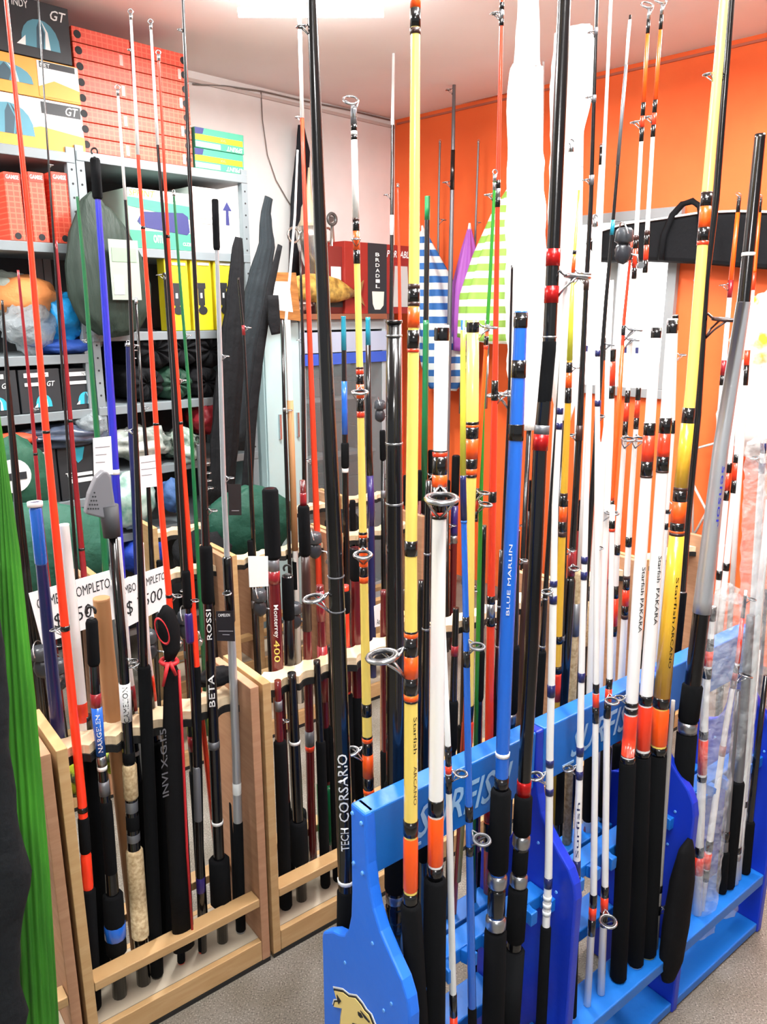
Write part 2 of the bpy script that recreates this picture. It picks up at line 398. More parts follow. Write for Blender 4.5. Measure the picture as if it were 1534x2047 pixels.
# ------------------------------------------------------------------ rods
PL = {'BF': (BL, -.112, .03, .181), 'BB': (BL, .082, -.01, .401), 'AI': (BL, .128, 0, .001), 'BG': (BL, -.15, .03, .001),
      'WF': (WD, .062, 0, .071), 'WB': (WD, .138, 0, .071), 'RF': (WD, .992, 0, .071), 'RB': (WD, 1.068, 0, .071),
      'XF': (WD, 1.512, 0, .071), 'XB': (WD, 1.588, 0, .071), 'OF': (OW, -.32, 0, .001), 'OB': (OW, -.12, 0, .001)}
SEGNAME = {'F': 'grip', 'C': 'cork_grip', 'S': 'reel_seat', 's': 'reel_seat'}
def rod(label, plane, pts, col, segs='', guides='', top=None, bot=None, texts=(), name='fishing_rod', cat='fishing rod', group=None, cap=None, gcode=None):
    fr, t0, k, zb = PL[plane]
    def xw(y):
        i = 0
        while i < len(pts) - 2 and y > pts[i + 1][1]: i += 1
        (xa, ya, wa), (xb, yb, wb) = pts[i], pts[i + 1]; f = (y - ya) / (yb - ya)
        w = wa + (wb - wa) * min(max(f, 0), 1) if (y < pts[0][1] or y > pts[-1][1]) else wa + (wb - wa) * f
        if y < pts[0][1]: w = max(2.2, wa + (wb - wa) * f)
        return xa + (xb - xa) * f, w
    def at(y):
        x, w = xw(y); q = fr.px(x, y, t0, k); return q, w * .5 * depth(q) / FPX
    if bot is None:
        lo, hi = pts[-1][1] - 600, 3400
        for _ in range(40):
            m_ = (lo + hi) / 2
            if at(m_)[0].z > zb: lo = m_
            else: hi = m_
        yb = lo
    else: yb = bot
    if top is None:
        lo, hi = -900, pts[0][1]
        for _ in range(40):
            m_ = (lo + hi) / 2
            if at(m_)[0].z > 2.5: lo = m_
            else: hi = m_
        yt = hi
    else: yt = top
    ys = sorted({yt, yb} | {p[1] for p in pts if yt < p[1] < yb})
    root = thing(name, label, cat, at(yb)[0], group)
    Q = [at(y) for y in ys]
    MB().tube([q for q, r in Q], [r for q, r in Q], 12).build('blank', CODE[col], root)
    for a, b, c, w in re.findall(r'(-?\d+)-(\d+)([A-Za-z])(?:@(\d+))?', segs):
        a, b = max(float(a), yt), min(float(b), yb)
        if b <= a: continue
        if a - yt < 9: a = yt
        yy = [a, (a + b) / 2, b]; yy = sorted(set(yy + [p[1] for p in pts if a < p[1] < b]))
        q = [at(y) for y in yy]
        R = [float(w) * .5 * depth(p) / FPX for p, r in q] if w else [r * 1.05 + .0004 for p, r in q]
        P = [p for p, r in q]
        if c in 'FC' or (w and (b - a) > 20):
            d = (P[1] - P[0]).normalized(); L = min(.006, (P[-1] - P[0]).length * .2)
            P = [P[0], P[0] + d * L] + P[1:-1] + [P[-1] + (P[-2] - P[-1]).normalized() * L, P[-1]]
            R = [R[0] * .8, R[0]] + R[1:-1] + [R[-1], R[-1] * .82]
        MB().tube(P, R, 12).build(SEGNAME.get(c, 'thread_wrap' if b - a < 75 else 'shaft_section'), CODE[c], root)
    for y, side, rr in re.findall(r'(\d+)([lrfbqe])(\d+)', guides):
        q, r = at(float(y)); ax = (at(float(y) - 30)[0] - at(float(y) + 30)[0]).normalized()
        sc = depth(q) / FPX; Rg = float(rr) * sc
        d = {'l': Vector((-1, -.15, 0)), 'r': Vector((1, -.15, 0)), 'f': Vector((0, -1, 0)), 'b': Vector((0, 1, 0)), 'q': Vector((-.7, -.7, 0)), 'e': Vector((.7, -.7, 0))}[side].normalized()
        side_v = ax.cross(d).normalized(); c = q + d * (r + Rg * 1.35) + ax * (Rg * .05)
        nr = (ax + d * .12).normalized(); th = max(.0009, Rg * .10)
        gm = CODE[gcode] if gcode else M_CHROME
        g = MB().torus(c, nr, Rg * .92, th * 1.5, 18, 6)
        base = q - ax * (Rg * 1.5) + d * (r * .8); base2 = q + ax * (Rg * .55) + d * (r * .9)
        for e in (-1, 1):
            g.tube([c + side_v * (e * Rg * .92), c + side_v * (e * Rg * .55) - d * (Rg * .9) - ax * (Rg * .8), base], [th, th * .9, th], 5)
            g.tube([c + side_v * (e * Rg * .5) - d * (Rg * .78), base2], [th * .9, th], 5)
        go = g.build('line_guide', gm, root)
        if Rg > .006: MB().torus(c + nr * .0006, nr, Rg * .72, th * 1.3, 18, 6).build('guide_ring', M_RING, go)
    for y0, y1, s, c, hf in texts:
        n_ = 1; q0, r0 = at(y0); q1, r1 = at(y1); d = (q1 - q0).normalized(); L = (q1 - q0).length
        vw = (Vector((0, 0, EYE)) - (q0 + q1) / 2); vw = (vw - d * vw.dot(d)).normalized(); up = vw.cross(d)
        vs, fs = text_raw(s, .0, .008 if c == 'W' else 0); mb = MB(); H = hf * 2 * r0
        for x, y in vs:
            r = (r0 + (r1 - r0) * x) * 1.07 + .0006; f = (y - .5) * H / r + (.6 if y1 > y0 and c in 'KDU' else 0)
            mb.v.append(q0 + d * (x * L) + vw * (r * cos(f)) + up * (r * sin(f)))
        mb.f = list(fs); mb.sm = [False] * len(fs)
        mb.build('lettering', CODE[c] if c in CODE else M_WHITEP, root)
    if cap:
        q, r = at(yt); d = (q - at(yt + 20)[0]).normalized()
        if cap == 'hook':
            a = Vector((1, 0, 0)); c = q + d * .018
            MB().tube([q - d * .002, q + d * .004], [r * .7, r * .5], 8).torus(c, Vector((0, -1, 0)), .009, .0028, 14, 6, -.6, 3.9).build('hook', M_RUB, root)
        elif cap == 'tip':
            Rg = .0042; MB().torus(q + d * Rg, Vector((.35, -1, .2)), Rg, .0011, 12, 5).tube([q - d * .01, q + d * .001], [r * 1.4 + .0004, r * 1.2 + .0004], 6).build('tip_guide', M_CHROME, root)
        elif cap == 'big':
            Rg = .011; MB().torus(q + d * .012 + Vector((-.004, 0, 0)), Vector((.1, -.7, .8)), Rg, .0016, 14, 5).tube([q - d * .012, q + d * .006], [r * 1.3, r], 6).tube([q + d * .004, q + d * .012 + Vector((-.012, 0, 0))], [.0012, .0012], 5).tube([q - d * .012, q + d * .012 + Vector((.008, 0, 0))], [.0012, .0012], 5).build('tip_guide', M_CHROME, root)
    return root
# --- front of the blue racks, nearest rods first
rod('tall yellow surf rod with orange wraps and big side guide, nearest in the blue rack', 'BF', [(831, 0, 19), (828, 560, 22), (822, 1110, 25), (822, 1480, 28), (821, 1800, 28), (836, 2047, 29)], 'Y',
    '-40-17O 18-55K 57-69D 568-578D 578-604K 604-612D 615-655O 660-697K 697-704o 1080-1110K 1260-1264K 1264-1273O 1273-1310K 1310-1353O 1353-1386K 1388-1398O 1398-1402K 1638-1668K 1668-1782O@30 1782-1804K 1804-2600F@42', '1310l33',
    texts=[(1428, 1500, 'Starfish', 'K', .3), (1525, 1602, 'ARCANO', 'D', .26)])
rod('thick white rod with black and orange bands, beside the nearest yellow rod', 'BF', [(884, 650, 29), (880, 900, 28), (876, 1250, 30), (872, 1600, 30), (868, 2000, 30)], 'W',
    '650-686K@31 900-903K 903-912o 912-948K 948-972O 972-1022K 1022-1030o 1030-1036K 1596-1626K 1626-1730O@32 1730-1754K 1754-2600F@46', '985f33', top=650)
rod('pale white rod tip with a black butt leaning on the thick white rod', 'BF', [(884, 1180, 8), (896, 1490, 12), (900, 1700, 13), (906, 1985, 14)], 'H', '1490-1500K 1500-1530K 1530-1545o 1548-1584K 1985-2030K 2030-2200o', '1545r14', top=1180)
rod('thin bright blue rod with black guides, standing between the white and blue rods', 'BF', [(926, 700, 9), (926, 960, 11), (932, 1250, 13), (936, 1500, 14), (944, 2000, 17)], 'B',
    '660-950l 950-1040N 1040-1045B 1232-1262K 1300-1332K 1610-1640K 1690-1708K 2008-2200F@18', '1285e16 1665e18', top=640, gcode='s')
rod('thick blue rod with black joints and black foam grip in the front blue rack', 'BF', [(1042, 625, 26), (1033, 850, 29), (1012, 1300, 30), (1004, 1540, 27), (993, 1800, 30), (986, 2047, 32)], 'B',
    '625-660K@29 720-755K 848-880K 1503-1511W 1552-1580K 1576-1742F@42 1746-1773S@40 1773-1830K@36 1830-1856S@42 1856-2600F@45', top=622, texts=[(1225, 1085, 'BLUE MARLIN', 'H', .22)])
rod('tall thick black rod with red metal rings and double silver reel seat', 'BF', [(1129, 0, 26), (1108, 480, 27), (1098, 700, 27), (1080, 900, 29), (1063, 1300, 29), (1048, 1570, 27), (1043, 1680, 29), (1028, 1900, 30)], 'K',
    '498-532r 572-606r 672-676S 676-850F@28 850-868s 868-900r 1560-1588r 1588-1667F@37 1667-1694S@36 1694-1746F@32 1746-1772S@36 1772-1880F@40 1880-1896r@26 1896-2600F@44', '555r26')
rod('white rod with navy bands on a black grip, before the second blue plate', 'BF', [(1138, 400, 8), (1120, 820, 12), (1110, 1010, 13), (1105, 1280, 15), (1100, 1480, 15), (1097, 1750, 16), (1092, 1850, 16)], 'W',
    '815-828N 845-858N 1160-1172N 1190-1206N 1368-1392N 1518-1532N 1575-1588N 1753-1773N 1790-1798H 1805-1813H 1820-1828H 1850-2600F@22', '1178q12 1550l16', top=290, cap='tip')
rod('white rod with navy rings, lettered butt above the notched rail', 'BF', [(1190, 450, 8), (1172, 1000, 12), (1164, 1300, 13), (1160, 1500, 14), (1153, 1745, 15)], 'W',
    '1112-1126N 1142-1158N 1344-1362N 1492-1510N 1540-1556N 1718-1748N 1748-2400F@17', '1535l12', top=440, cap='tip', texts=[(1710, 1600, 'Surfish', 'N', .4)])
rod('thin white rod with red and black wraps, left of a matching pair', 'BF', [(1222, 0, 6), (1196, 560, 9), (1194, 1000, 11), (1192, 1370, 12), (1187, 1790, 14), (1172, 2047, 15)], 'W',
    '700-712N 800-812N 1366-1384K 1386-1412o 1412-1444K 1786-1812K 1812-1836o 1836-1868K', '', cap='tip')
rod('thin white rod with red and black wraps, right of a matching pair', 'BF', [(1224, 1055, 11), (1219, 1355, 12), (1214, 1430, 13), (1210, 1770, 14), (1200, 2030, 16)], 'W',
    '1040-1056K 1056-1062o 1356-1376K 1376-1404o 1404-1434K 1770-1792K 1792-1822o 1822-1850K', '1390f14 1820f17', top=1010)
rod('thick white lettered rod with red grip wrap, left of the white pair', 'BF', [(1313, 655, 20), (1296, 900, 22), (1279, 1150, 25), (1263, 1410, 25), (1256, 1510, 27), (1244, 1800, 27), (1234, 2000, 27)], 'W',
    '655-680K@21 845-870K 870-922o 922-950K 950-954D 1402-1410K 1414-1424K 1424-1512o@27 1512-1525K 1520-2600F@33', '1394l11', top=652, texts=[(1130, 1185, 'Starfish', 'K', .32), (1192, 1260, 'PAKARA', 'K', .32)])
rod('thick white lettered rod with red grip wrap, right of the white pair', 'BF', [(1345, 640, 21), (1327, 900, 23), (1310, 1150, 25), (1292, 1395, 26), (1286, 1500, 27), (1277, 1800, 28), (1268, 1980, 28)], 'W',
    '640-672K@22 835-866K 866-912o 912-940K 940-944D 1388-1406K 1406-1500o@28 1500-1510K 1508-2600F@32', '', top=637, texts=[(1108, 1160, 'Starfish', 'K', .32), (1172, 1245, 'PAKARA', 'K', .32)])
rod('tall ochre yellow surf rod with orange wraps on the right of the white pair', 'BF', [(1448, 0, 18), (1410, 430, 21), (1382, 780, 22), (1361, 980, 26), (1342, 1200, 30), (1323, 1400, 30), (1317, 1490, 31), (1300, 1800, 31), (1292, 1950, 31)], 'Y',
    '384-388D 388-413K 413-455O 455-482K 482-490o 815-846K 846-974y 974-980D 980-1002K 1002-1044O 1044-1060K 1060-1064O 1064-1070D 1070-1392y 1392-1412K 1412-1490O@33 1490-1506K 1504-2600F@35', '150l9', texts=[(1150, 1240, 'Starfish', 'K', .22), (1245, 1330, 'ARCANO', 'K', .2)])
rod('silver and black telescopic rod leaning far right with a fabric pouch on its butt', 'BF', [(1520, 275, 21), (1487, 605, 25), (1441, 900, 28), (1406, 1200, 33), (1386, 1365, 33), (1375, 1450, 33), (1360, 1640, 33), (1345, 1800, 33), (1325, 2000, 30)], 'K',
    '505-512W 604-1225Z 1366-1442F@40 1442-1462S@38 1462-1632F@40 1632-1720S@30 1720-1780F@40', '', top=268, texts=[(930, 1050, 'sensor', 'U', .2)])
rod('slim ash grey rod beside the fabric pouch', 'BF', [(1345, 1420, 8), (1331, 1600, 11), (1318, 1780, 12), (1306, 1940, 13)], 'A', '1768-1782K 1808-1826K', '1815r9', top=1400)
rod('black rod right behind the tall ochre yellow rod, with a spidery black guide', 'BB', [(1463, 0, 13), (1432, 400, 14), (1412, 560, 14), (1395, 830, 15), (1373, 1050, 17), (1362, 1180, 20), (1350, 1300, 22)], 'K', '1180-1184S 1180-1600F@24', '150l8 560l8 640r24', gcode='D')
# --- back of the blue racks
rod('thick glossy black tube rod with thin steel rings, behind the nearest yellow rod', 'BB', [(788, 640, 30), (788, 900, 33), (790, 1300, 37), (791, 1830, 38)], 'K', '640-646K@34 669-673S 884-888S 1004-1008S 1560-1780F@44 1780-1803S@40 1803-1840K@40', '', top=640)
rod('thick yellow rod with orange wraps seen behind the blue thin rod', 'BB', [(946, 640, 24), (944, 845, 27), (940, 1040, 20), (938, 1410, 19), (915, 1760, 14)], 'Y',
    '640-668K@26 842-848K 848-853O 853-876K 876-916O 916-936K 936-948O 948-953K 1408-1440K 1440-1530o@24', '655r16 985r12', top=640, bot=1760)
rod('orange red rod with black joint and silver ring, left of the thick blue rod', 'BB', [(1004, 0, 8), (996, 360, 9), (990, 760, 12), (985, 1000, 15), (979, 1400, 17), (977, 1650, 18)], 'o', '5-20K 20-38S 38-52K 360-377K 377-395S 395-414K 760-788K 788-800K 982-1003K 1190-1206K 1206-1233S 1233-1250K 1600-1640r 1640-1700K@20', '28l8 790r12')
rod('thin orange rod tip with a black end beside the green rod', 'BB', [(972, 690, 8), (955, 960, 9), (951, 1035, 9)], 'O', '672-690K 690-698o 975-984D 984-998K 998-1022o 1022-1036K 1036-1042D', '1005e14', top=650, cap='tip')
rod('thin bright green rod with a silver tip, against the orange wall', 'BB', [(989, 370, 6), (980, 560, 7), (966, 800, 8), (958, 1180, 9)], 'g', '365-380S', '390l7', top=350, cap='tip')
rod('thin black rod with a chrome guide, just left of the thick blue rod', 'BB', [(1024, 540, 5), (1018, 800, 6), (1010, 1000, 8), (1003, 1200, 9)], 'K', '780-800s', '790l18', top=530)
rod('thin black rod behind the tall red ringed black rod', 'BB', [(1112, 860, 7), (1100, 1040, 9), (1084, 1300, 12), (1076, 1440, 14)], 'K', '1195-1198S 1290-1294S 1300-1560F@18', '1195l8', top=600)
rod('slim ochre yellow rod with orange wrap, right of the red ringed black rod', 'BB', [(1158, 380, 5), (1145, 560, 7), (1135, 830, 13), (1125, 1050, 15), (1114, 1350, 16)], 'y', '500-508K 512-545O 545-565K 565-720l 724-745K 745-775O 775-805K 985-990D 990-1012K 1012-1042O 1042-1062K 1062-1072D 1270-1285K 1330-1345K 1345-1400o', '548r14 735r6', top=380)
rod('tall slim dark brown rod with grey joints beside the white rolls', 'BB', [(1194, 0, 6), (1182, 400, 9), (1171, 600, 10), (1160, 840, 13), (1148, 1050, 14), (1140, 1180, 15)], 'K', '55-70s 190-205s 350-370s 560-580D 850-880D 1100-1150m 1155-1420K@20', '65l6 195l6 360l6 555l9 870l9 1130f11', texts=[(1215, 1270, 'Tabacco', 'W', .4)])
rod('dark teal rod fading to black beside the white window glare', 'BB', [(1258, 60, 5), (1228, 420, 7), (1212, 600, 8), (1195, 830, 10), (1180, 1050, 11), (1170, 1200, 12)], 'K', '40-130W 130-330s 440-470T 800-860N', '830f10 690r8', top=30, gcode='s')
rod('tall orange and white rod tip pointing at the ceiling, left of a pair', 'BB', [(1297, 40, 6), (1282, 290, 8), (1272, 480, 9), (1256, 780, 9), (1236, 1060, 11), (1222, 1400, 13)], 'W', '40-68K 68-205O 205-232K 232-255o 255-283K 470-480D 480-497K 497-535o 535-557K 780-805K 805-842o 842-870K 1088-1108K 1170-1195K 1195-1250o 1250-1270K', '245l9 520l8 875f14', top=25, cap='big')
rod('tall orange and white rod tip pointing at the ceiling, right of a pair', 'BB', [(1323, 30, 6), (1307, 250, 8), (1294, 470, 9), (1277, 780, 9), (1262, 1000, 11), (1240, 1400, 15)], 'W', '30-60K 60-200O 200-226K 226-250o 250-274K 460-470D 470-490K 490-520o 520-545K 775-800K 800-835o 835-857K 1073-1092K 1150-1158D 1158-1178K 1178-1210o 1210-1228K 1228-1236D', '235l8 875f14', top=15, cap='big')
rod('thin salmon pink rod in front of the bright window', 'BB', [(1262, 500, 5), (1248, 640, 7), (1235, 850, 9), (1224, 990, 10)], 'o', '495-520K 650-670K 690-1000O 1000-1018K 1018-1035o 1035-1060K', '660r14 680r12', top=470, gcode='s')
rod('white rod with a red and black collar low in the window glare', 'BB', [(1222, 700, 19), (1217, 880, 19), (1205, 1150, 19), (1195, 1420, 18)], 'W', '700-722K 722-770o 770-795K', '', top=698)
rod('thin orange rod between two white rods near the orange wall', 'BB', [(1208, 690, 6), (1201, 990, 8), (1198, 1120, 8)], 'O', '680-720K 985-1002K 1002-1032o 1032-1058K', '1025r14', top=675)
rod('white rod with black cap peeking over the right of the white pair', 'BB', [(1351, 632, 11), (1345, 860, 9), (1335, 1010, 8), (1322, 1200, 9)], 'W', '630-660K 840-866K 1018-1026K 1045-1058K', '710r8 1010r13', top=630)
rod('wide white glossy tube standing behind the navy ringed rods', 'BB', [(1205, 900, 16), (1192, 1130, 22), (1183, 1430, 24)], 'W', '', '1090f7', top=560)
rod('cork handled black rod behind the navy ringed white rod', 'BB', [(1155, 1150, 15), (1148, 1300, 16), (1144, 1400, 17)], 'C', '1205-1270s', '', top=1140)
rod('slim orange brown rod behind the ochre yellow rod', 'OF', [(1110, 880, 8), (1100, 1100, 10), (1092, 1300, 11)], 'c', '', '', top=800)
# --- aisle side rods behind the blue rack
rod('tall thick glossy black rod with white lettering, left of the blue end plate', 'AI', [(624, 0, 20), (640, 450, 26), (655, 800, 29), (670, 1100, 32), (684, 1500, 33), (693, 1775, 33), (692, 1870, 33)], 'K',
    '1150-1153s 1218-1221s 1755-1762W 1775-2600F@38', '55l10 1195l22', texts=[(1632, 1498, 'CORSARIO', 'W', .62), (1690, 1645, 'TECH', 'W', .5)])
rod('yellow rod with white upper part, orange wraps and chrome tip, left of the black tube', 'AI', [(707, 220, 11), (712, 450, 12), (720, 760, 14), (727, 1130, 16), (735, 1500, 20), (746, 1850, 22)], 'Y',
    '218-248s 248-262K 262-270W 270-280K 280-436W 436-442D 442-462K 462-500O 500-527K 733-738D 738-748o 748-768K 768-796O 796-822K 822-834o 1063-1068K 1068-1074O 1074-1094K 1094-1132O 1132-1152K 1152-1164O 1405-1430K 1470-1474K 1474-1482O 1482-1506K 1506-1552O 1552-1576K 1576-1586O 1745-1830o 1830-2600F@24', '480f9 782f17 1100f19 1500l17', top=218, cap='big')
rod('black and dark green pole with a bright green top, beside the striped umbrella', 'RB', [(855, 393, 10), (852, 650, 11), (848, 1000, 12), (844, 1250, 14)], 'K', '393-440G 640-1000G', '950r9', top=392)
rod('short dark purple rod with maroon butt between white and blue rods', 'RF', [(912, 915, 13), (908, 1060, 14), (905, 1250, 13)], 'M', '915-1010F@16 1010-1070P 1070-1085S', '1090l8', top=910)
# --- wooden rack in front
rod('long fluorescent red orange rod with a black grip, nearest on the left', 'WF', [(12, 0, 8), (55, 420, 11), (91, 850, 14), (130, 1255, 17), (164, 1600, 18), (176, 1770, 20), (184, 1920, 22)], 'R',
    '860-866K 1250-1260K 1612-1622K 1632-1705F@22 1705-1777R@21 1775-2400F@28', '1258l9')
rod('fluorescent red rod with white tip, left of the two thinner red rods', 'WF', [(262, 40, 4), (277, 330, 7), (298, 620, 9), (322, 1010, 12), (338, 1190, 13), (352, 1450, 14), (362, 1900, 14)], 'R', '30-310W 452-458K 845-850K 1188-1194K 1440-2400F@16', '100l3 1191r9', top=28, cap='tip')
rod('fluorescent red rod, right of the two thinner red rods', 'WF', [(318, 130, 5), (338, 510, 7), (360, 840, 10), (380, 1120, 12), (394, 1345, 13), (402, 1800, 14)], 'R', '470-476K 842-848K 1330-2400F@15', '760r6 1180l7', top=110, cap='tip')
rod('black rod with a long white tip, standing between the red rods', 'WF', [(302, 60, 4), (316, 300, 6), (336, 560, 7), (352, 800, 9), (372, 1150, 11), (392, 1480, 14), (402, 1790, 17)], 'K', '50-290W 1140-1215F@18 1225-1285P@17 1530-1642s@17 1750-1785P@18', '1200r8', top=48, cap='tip')
rod('tall black rod with silver highlights rising to the ceiling beside the shelf', 'WF', [(366, 0, 6), (378, 330, 8), (390, 560, 9), (402, 800, 10), (412, 1105, 18), (424, 1400, 22), (438, 1715, 22)], 'K', '1090-1205F@26 1480-1495s 1640-1646W 1715-1806F@42', '60l4 1020r8', texts=[(1275, 1215, 'ROSSI', 'W', .5), (1408, 1345, 'BETA', 'W', .55)])
rod('slim black rod with a silver wire tip left of the red rods', 'WF', [(236, 190, 4), (256, 480, 6), (266, 740, 9), (278, 1040, 13), (288, 1330, 17), (310, 1850, 24)], 'K', '185-400W 1330-2400F@26', '860l7 1330l10', top=180, cap='tip')
rod('black rod with cork grips and a white label, standing in the left wooden rack', 'WF', [(222, 1030, 18), (245, 1300, 20), (257, 1500, 22), (268, 1690, 26), (281, 1870, 27)], 'K', '1030-1060F@30 1365-1440W 1500-1526F@25 1526-1596C@29 1596-1625s@25 1625-1660F@26 1660-1684s@26 1684-1700F@24 1696-1872C@34', '1320r9', top=1030, texts=[(1440, 1370, 'CAMELION', 'K', .5)])
rod('black rod with blue lettered label and hook top, beside the near red orange rod', 'WF', [(183, 1238, 18), (192, 1400, 20), (203, 1520, 18), (215, 1640, 21), (232, 1880, 28)], 'K', '1240-1330F@24 1385-1412m 1412-1508B 1510-1530S 1530-1538W 1560-1588s 1600-1780F@24 1785-1905F@40 1842-1876B@42', '', top=1238, cap='hook', texts=[(1500, 1425, 'NARGELEN', 'W', .5)])
rod('long silver rod with black handle top, hanging tag and black butt', 'WF', [(430, 400, 7), (437, 600, 9), (447, 960, 11), (455, 1130, 12), (464, 1300, 17), (472, 1500, 17), (480, 1800, 19)], 'Z', '400-500F@14 1112-1245K@20 1560-1590H@18 1590-1640S@16 1640-2400F@20', '712r6 955r7 1180f9', top=398, texts=[(1165, 1135, 'HUNT', 'W', .5)])
rod('thin dark green rod reaching up past the yellow boxes', 'RF', [(348, 395, 5), (360, 560, 6), (378, 780, 7), (397, 1130, 9)], 'G', '', '670r5', top=385, cap='tip')
rod('thick black handled maroon rod with yellow and white lettering behind the left rack post', 'WB', [(546, 1110, 22), (550, 1200, 24), (556, 1350, 24), (568, 1600, 24), (575, 1700, 24)], 'M', '978-1116F@33 1116-1140s 1140-1165m 1600-2400F@26', '', top=976, texts=[(1205, 1270, 'Monterrey', 'W', .5), (1275, 1318, '400', 'Y', .5)])
rod('black rod with hook top right of the lettered maroon rod', 'WB', [(575, 1150, 22), (580, 1330, 23), (588, 1500, 20), (598, 1700, 24)], 'K', '1150-1240F@24 1440-1475M 1478-1484s 1620-1722F@38', '', top=1150, cap='hook')
rod('dark maroon rod with silver butt cap in the second wooden rack', 'WB', [(606, 990, 12), (612, 1150, 17), (616, 1330, 18), (622, 1600, 17), (625, 1690, 17)], 'M', '985-1010m 1010-1110F@24 1110-1260D 1460-1490s 1490-1500o 1640-1692S@16', '', top=960)
rod('maroon rod with a green butt pouch in the second wooden rack', 'WB', [(640, 1180, 15), (646, 1350, 20), (652, 1500, 19), (656, 1660, 20)], 'M', '1180-1240m 1290-1400m 1450-1560F@22 1565-1680G@42', '', top=1170)
rod('orange brown rod between maroon rod and the thick lettered black rod', 'WB', [(690, 1180, 16), (692, 1330, 17), (696, 1500, 18)], 'o', '1180-1225F@20 1290-1380m 1385-1600F@24', '', top=1170)
rod('wide dark red rod just left of the yellow rod', 'WB', [(712, 1160, 22), (714, 1330, 24), (720, 1500, 22)], 'M', '1100-1160F@26 1390-1600F@28', '', top=1095)
rod('navy and dark teal rod with a chrome top ring, right of the yellow rod', 'RF', [(736, 640, 9), (738, 900, 12), (742, 1000, 13), (746, 1350, 14)], 'N', '636-690T 690-950K 950-1050P', '', top=634)
rod('teal topped black rod with a blue middle, in front of the glass case', 'RF', [(687, 633, 9), (689, 800, 11), (691, 1000, 13), (694, 1200, 14)], 'K', '633-700T 762-868B 885-935F@16 936-944W', '', top=632)
# --- behind in the left wooden rack
rod('thick tube fading from blue to dark navy, left of the red orange rod', 'WB', [(70, 1008, 19), (85, 1150, 22), (115, 1450, 27)], 'N', '1003-1012H@30 1012-1130B@24 ', '', top=1003)
rod('white tube with red lower end behind the near red orange rod', 'WB', [(128, 1050, 20), (146, 1230, 22), (165, 1440, 23)], 'W', '1400-1445o@24', '', top=1048)
rod('plain brown cardboard rod tube under the price cards', 'WB', [(203, 1200, 33), (212, 1300, 33), (226, 1425, 33)], 'c', '', '', top=1195, name='rod_tube', cat='tube')
rod('thin white and red rod showing between black rods under the price cards', 'WB', [(238, 1080, 8), (258, 1320, 9), (268, 1400, 9)], 'W', '1370-1420m', '', top=1075)
rod('slim white rod with red butt, right of the price cards', 'WB', [(283, 1090, 9), (296, 1300, 10), (306, 1380, 10)], 'W', '1350-1400o', '', top=1085)
rod('red orange lower rod segment beside the lettered black rod', 'WB', [(385, 1230, 10), (394, 1345, 11), (400, 1400, 11)], 'R', '', '', top=1225)
# --- second row (left)
rod('maroon thin rod left of the near red orange rod', 'RF', [(38, 560, 5), (62, 800, 7), (80, 1020, 9), (100, 1200, 10)], 'm', '905-910K', '818r5', top=540)
rod('maroon thin rod right of the near red orange rod', 'RF', [(113, 500, 6), (130, 700, 8), (147, 920, 10), (168, 1150, 12)], 'm', '838-844K 1095-1100K', '', top=480)
rod('thin green rod in front of the dark green mesh bag', 'RF', [(155, 395, 6), (170, 560, 8), (185, 760, 10), (196, 890, 12), (212, 1150, 13)], 'G', '', '680l5', top=393)
rod('royal blue rod with a black handle pointing up at the shelf edge', 'RF', [(190, 320, 10), (204, 520, 13), (222, 800, 16), (240, 1110, 17), (246, 1200, 17)], 'U', '318-398F@20 938-948W', '', top=316, cap='hook')
rod('navy blue rod with several chrome tip guides on top', 'RF', [(256, 690, 10), (262, 850, 13), (270, 1000, 14), (276, 1150, 14)], 'N', '', '690r8 700r6 716r5', top=686, cap='tip')
rod('thin grey black rod left of the fluorescent red rod', 'RF', [(272, 600, 5), (284, 800, 7), (294, 920, 8), (305, 1150, 10)], 'K', '', '815r5', top=600, cap='tip')
rod('black rod between the two fluorescent red rods in the second row', 'RF', [(330, 560, 6), (345, 760, 8), (356, 1000, 9), (366, 1150, 10)], 'K', '', '550l6', top=545)
rod('black rod at the far left edge with small guides', 'RF', [(5, 610, 5), (22, 860, 11), (40, 1080, 13), (55, 1210, 13)], 'K', '', '1055l8 1090l8', top=600)
rod('very thin black rod left edge in front of the tent boxes', 'RF', [(76, 0, 3), (97, 320, 4), (122, 700, 5), (150, 1100, 7)], 'K', '', '330r3', top=-5)
rod('slim dark green black rod near the left edge', 'RF', [(22, 800, 5), (38, 980, 8), (62, 1200, 10)], 'K', '', '', top=700)
rod('slim black rod with red tip wrap beside the leaning black rod bags', 'RF', [(477, 560, 4), (487, 660, 6), (494, 800, 7), (503, 1000, 9)], 'K', '650-670m', '655r6', top=555)
rod('dark rod with a grey blue reel case and coiled guides, right of the red rods', 'RF', [(398, 890, 12), (405, 980, 14), (412, 1100, 14)], 's', '1000-1200K', '925r6 945r6 960r6 975r7', top=888, cap='hook')
rod('thin black rod before the pale blue cabinet door', 'RF', [(563, 565, 5), (568, 800, 7), (575, 1000, 8), (580, 1150, 8)], 'K', '815-822S', '820r6', top=640)
rod('orange red thin rod with white upper half, crossing in front of the white wall', 'RF', [(598, 0, 6), (606, 300, 8), (622, 750, 11), (634, 1060, 13)], 'o', '-300-236W', '235l5 920l7')
rod('thin white rod in front of the black bag on the wall', 'RF', [(594, 330, 4), (590, 430, 5), (572, 640, 6), (580, 780, 7)], 'W', '', '', top=300, bot=900)
rod('slim black rod with silver dots, right of the pale blue cabinet door', 'RF', [(602, 560, 5), (606, 700, 7), (608, 900, 9)], 'K', '', '680l4', top=490)
rod('white and peach rod before the pale blue cabinet door', 'RF', [(575, 650, 12), (580, 800, 12), (585, 950, 12)], 'W', '800-1100c', '', top=640)
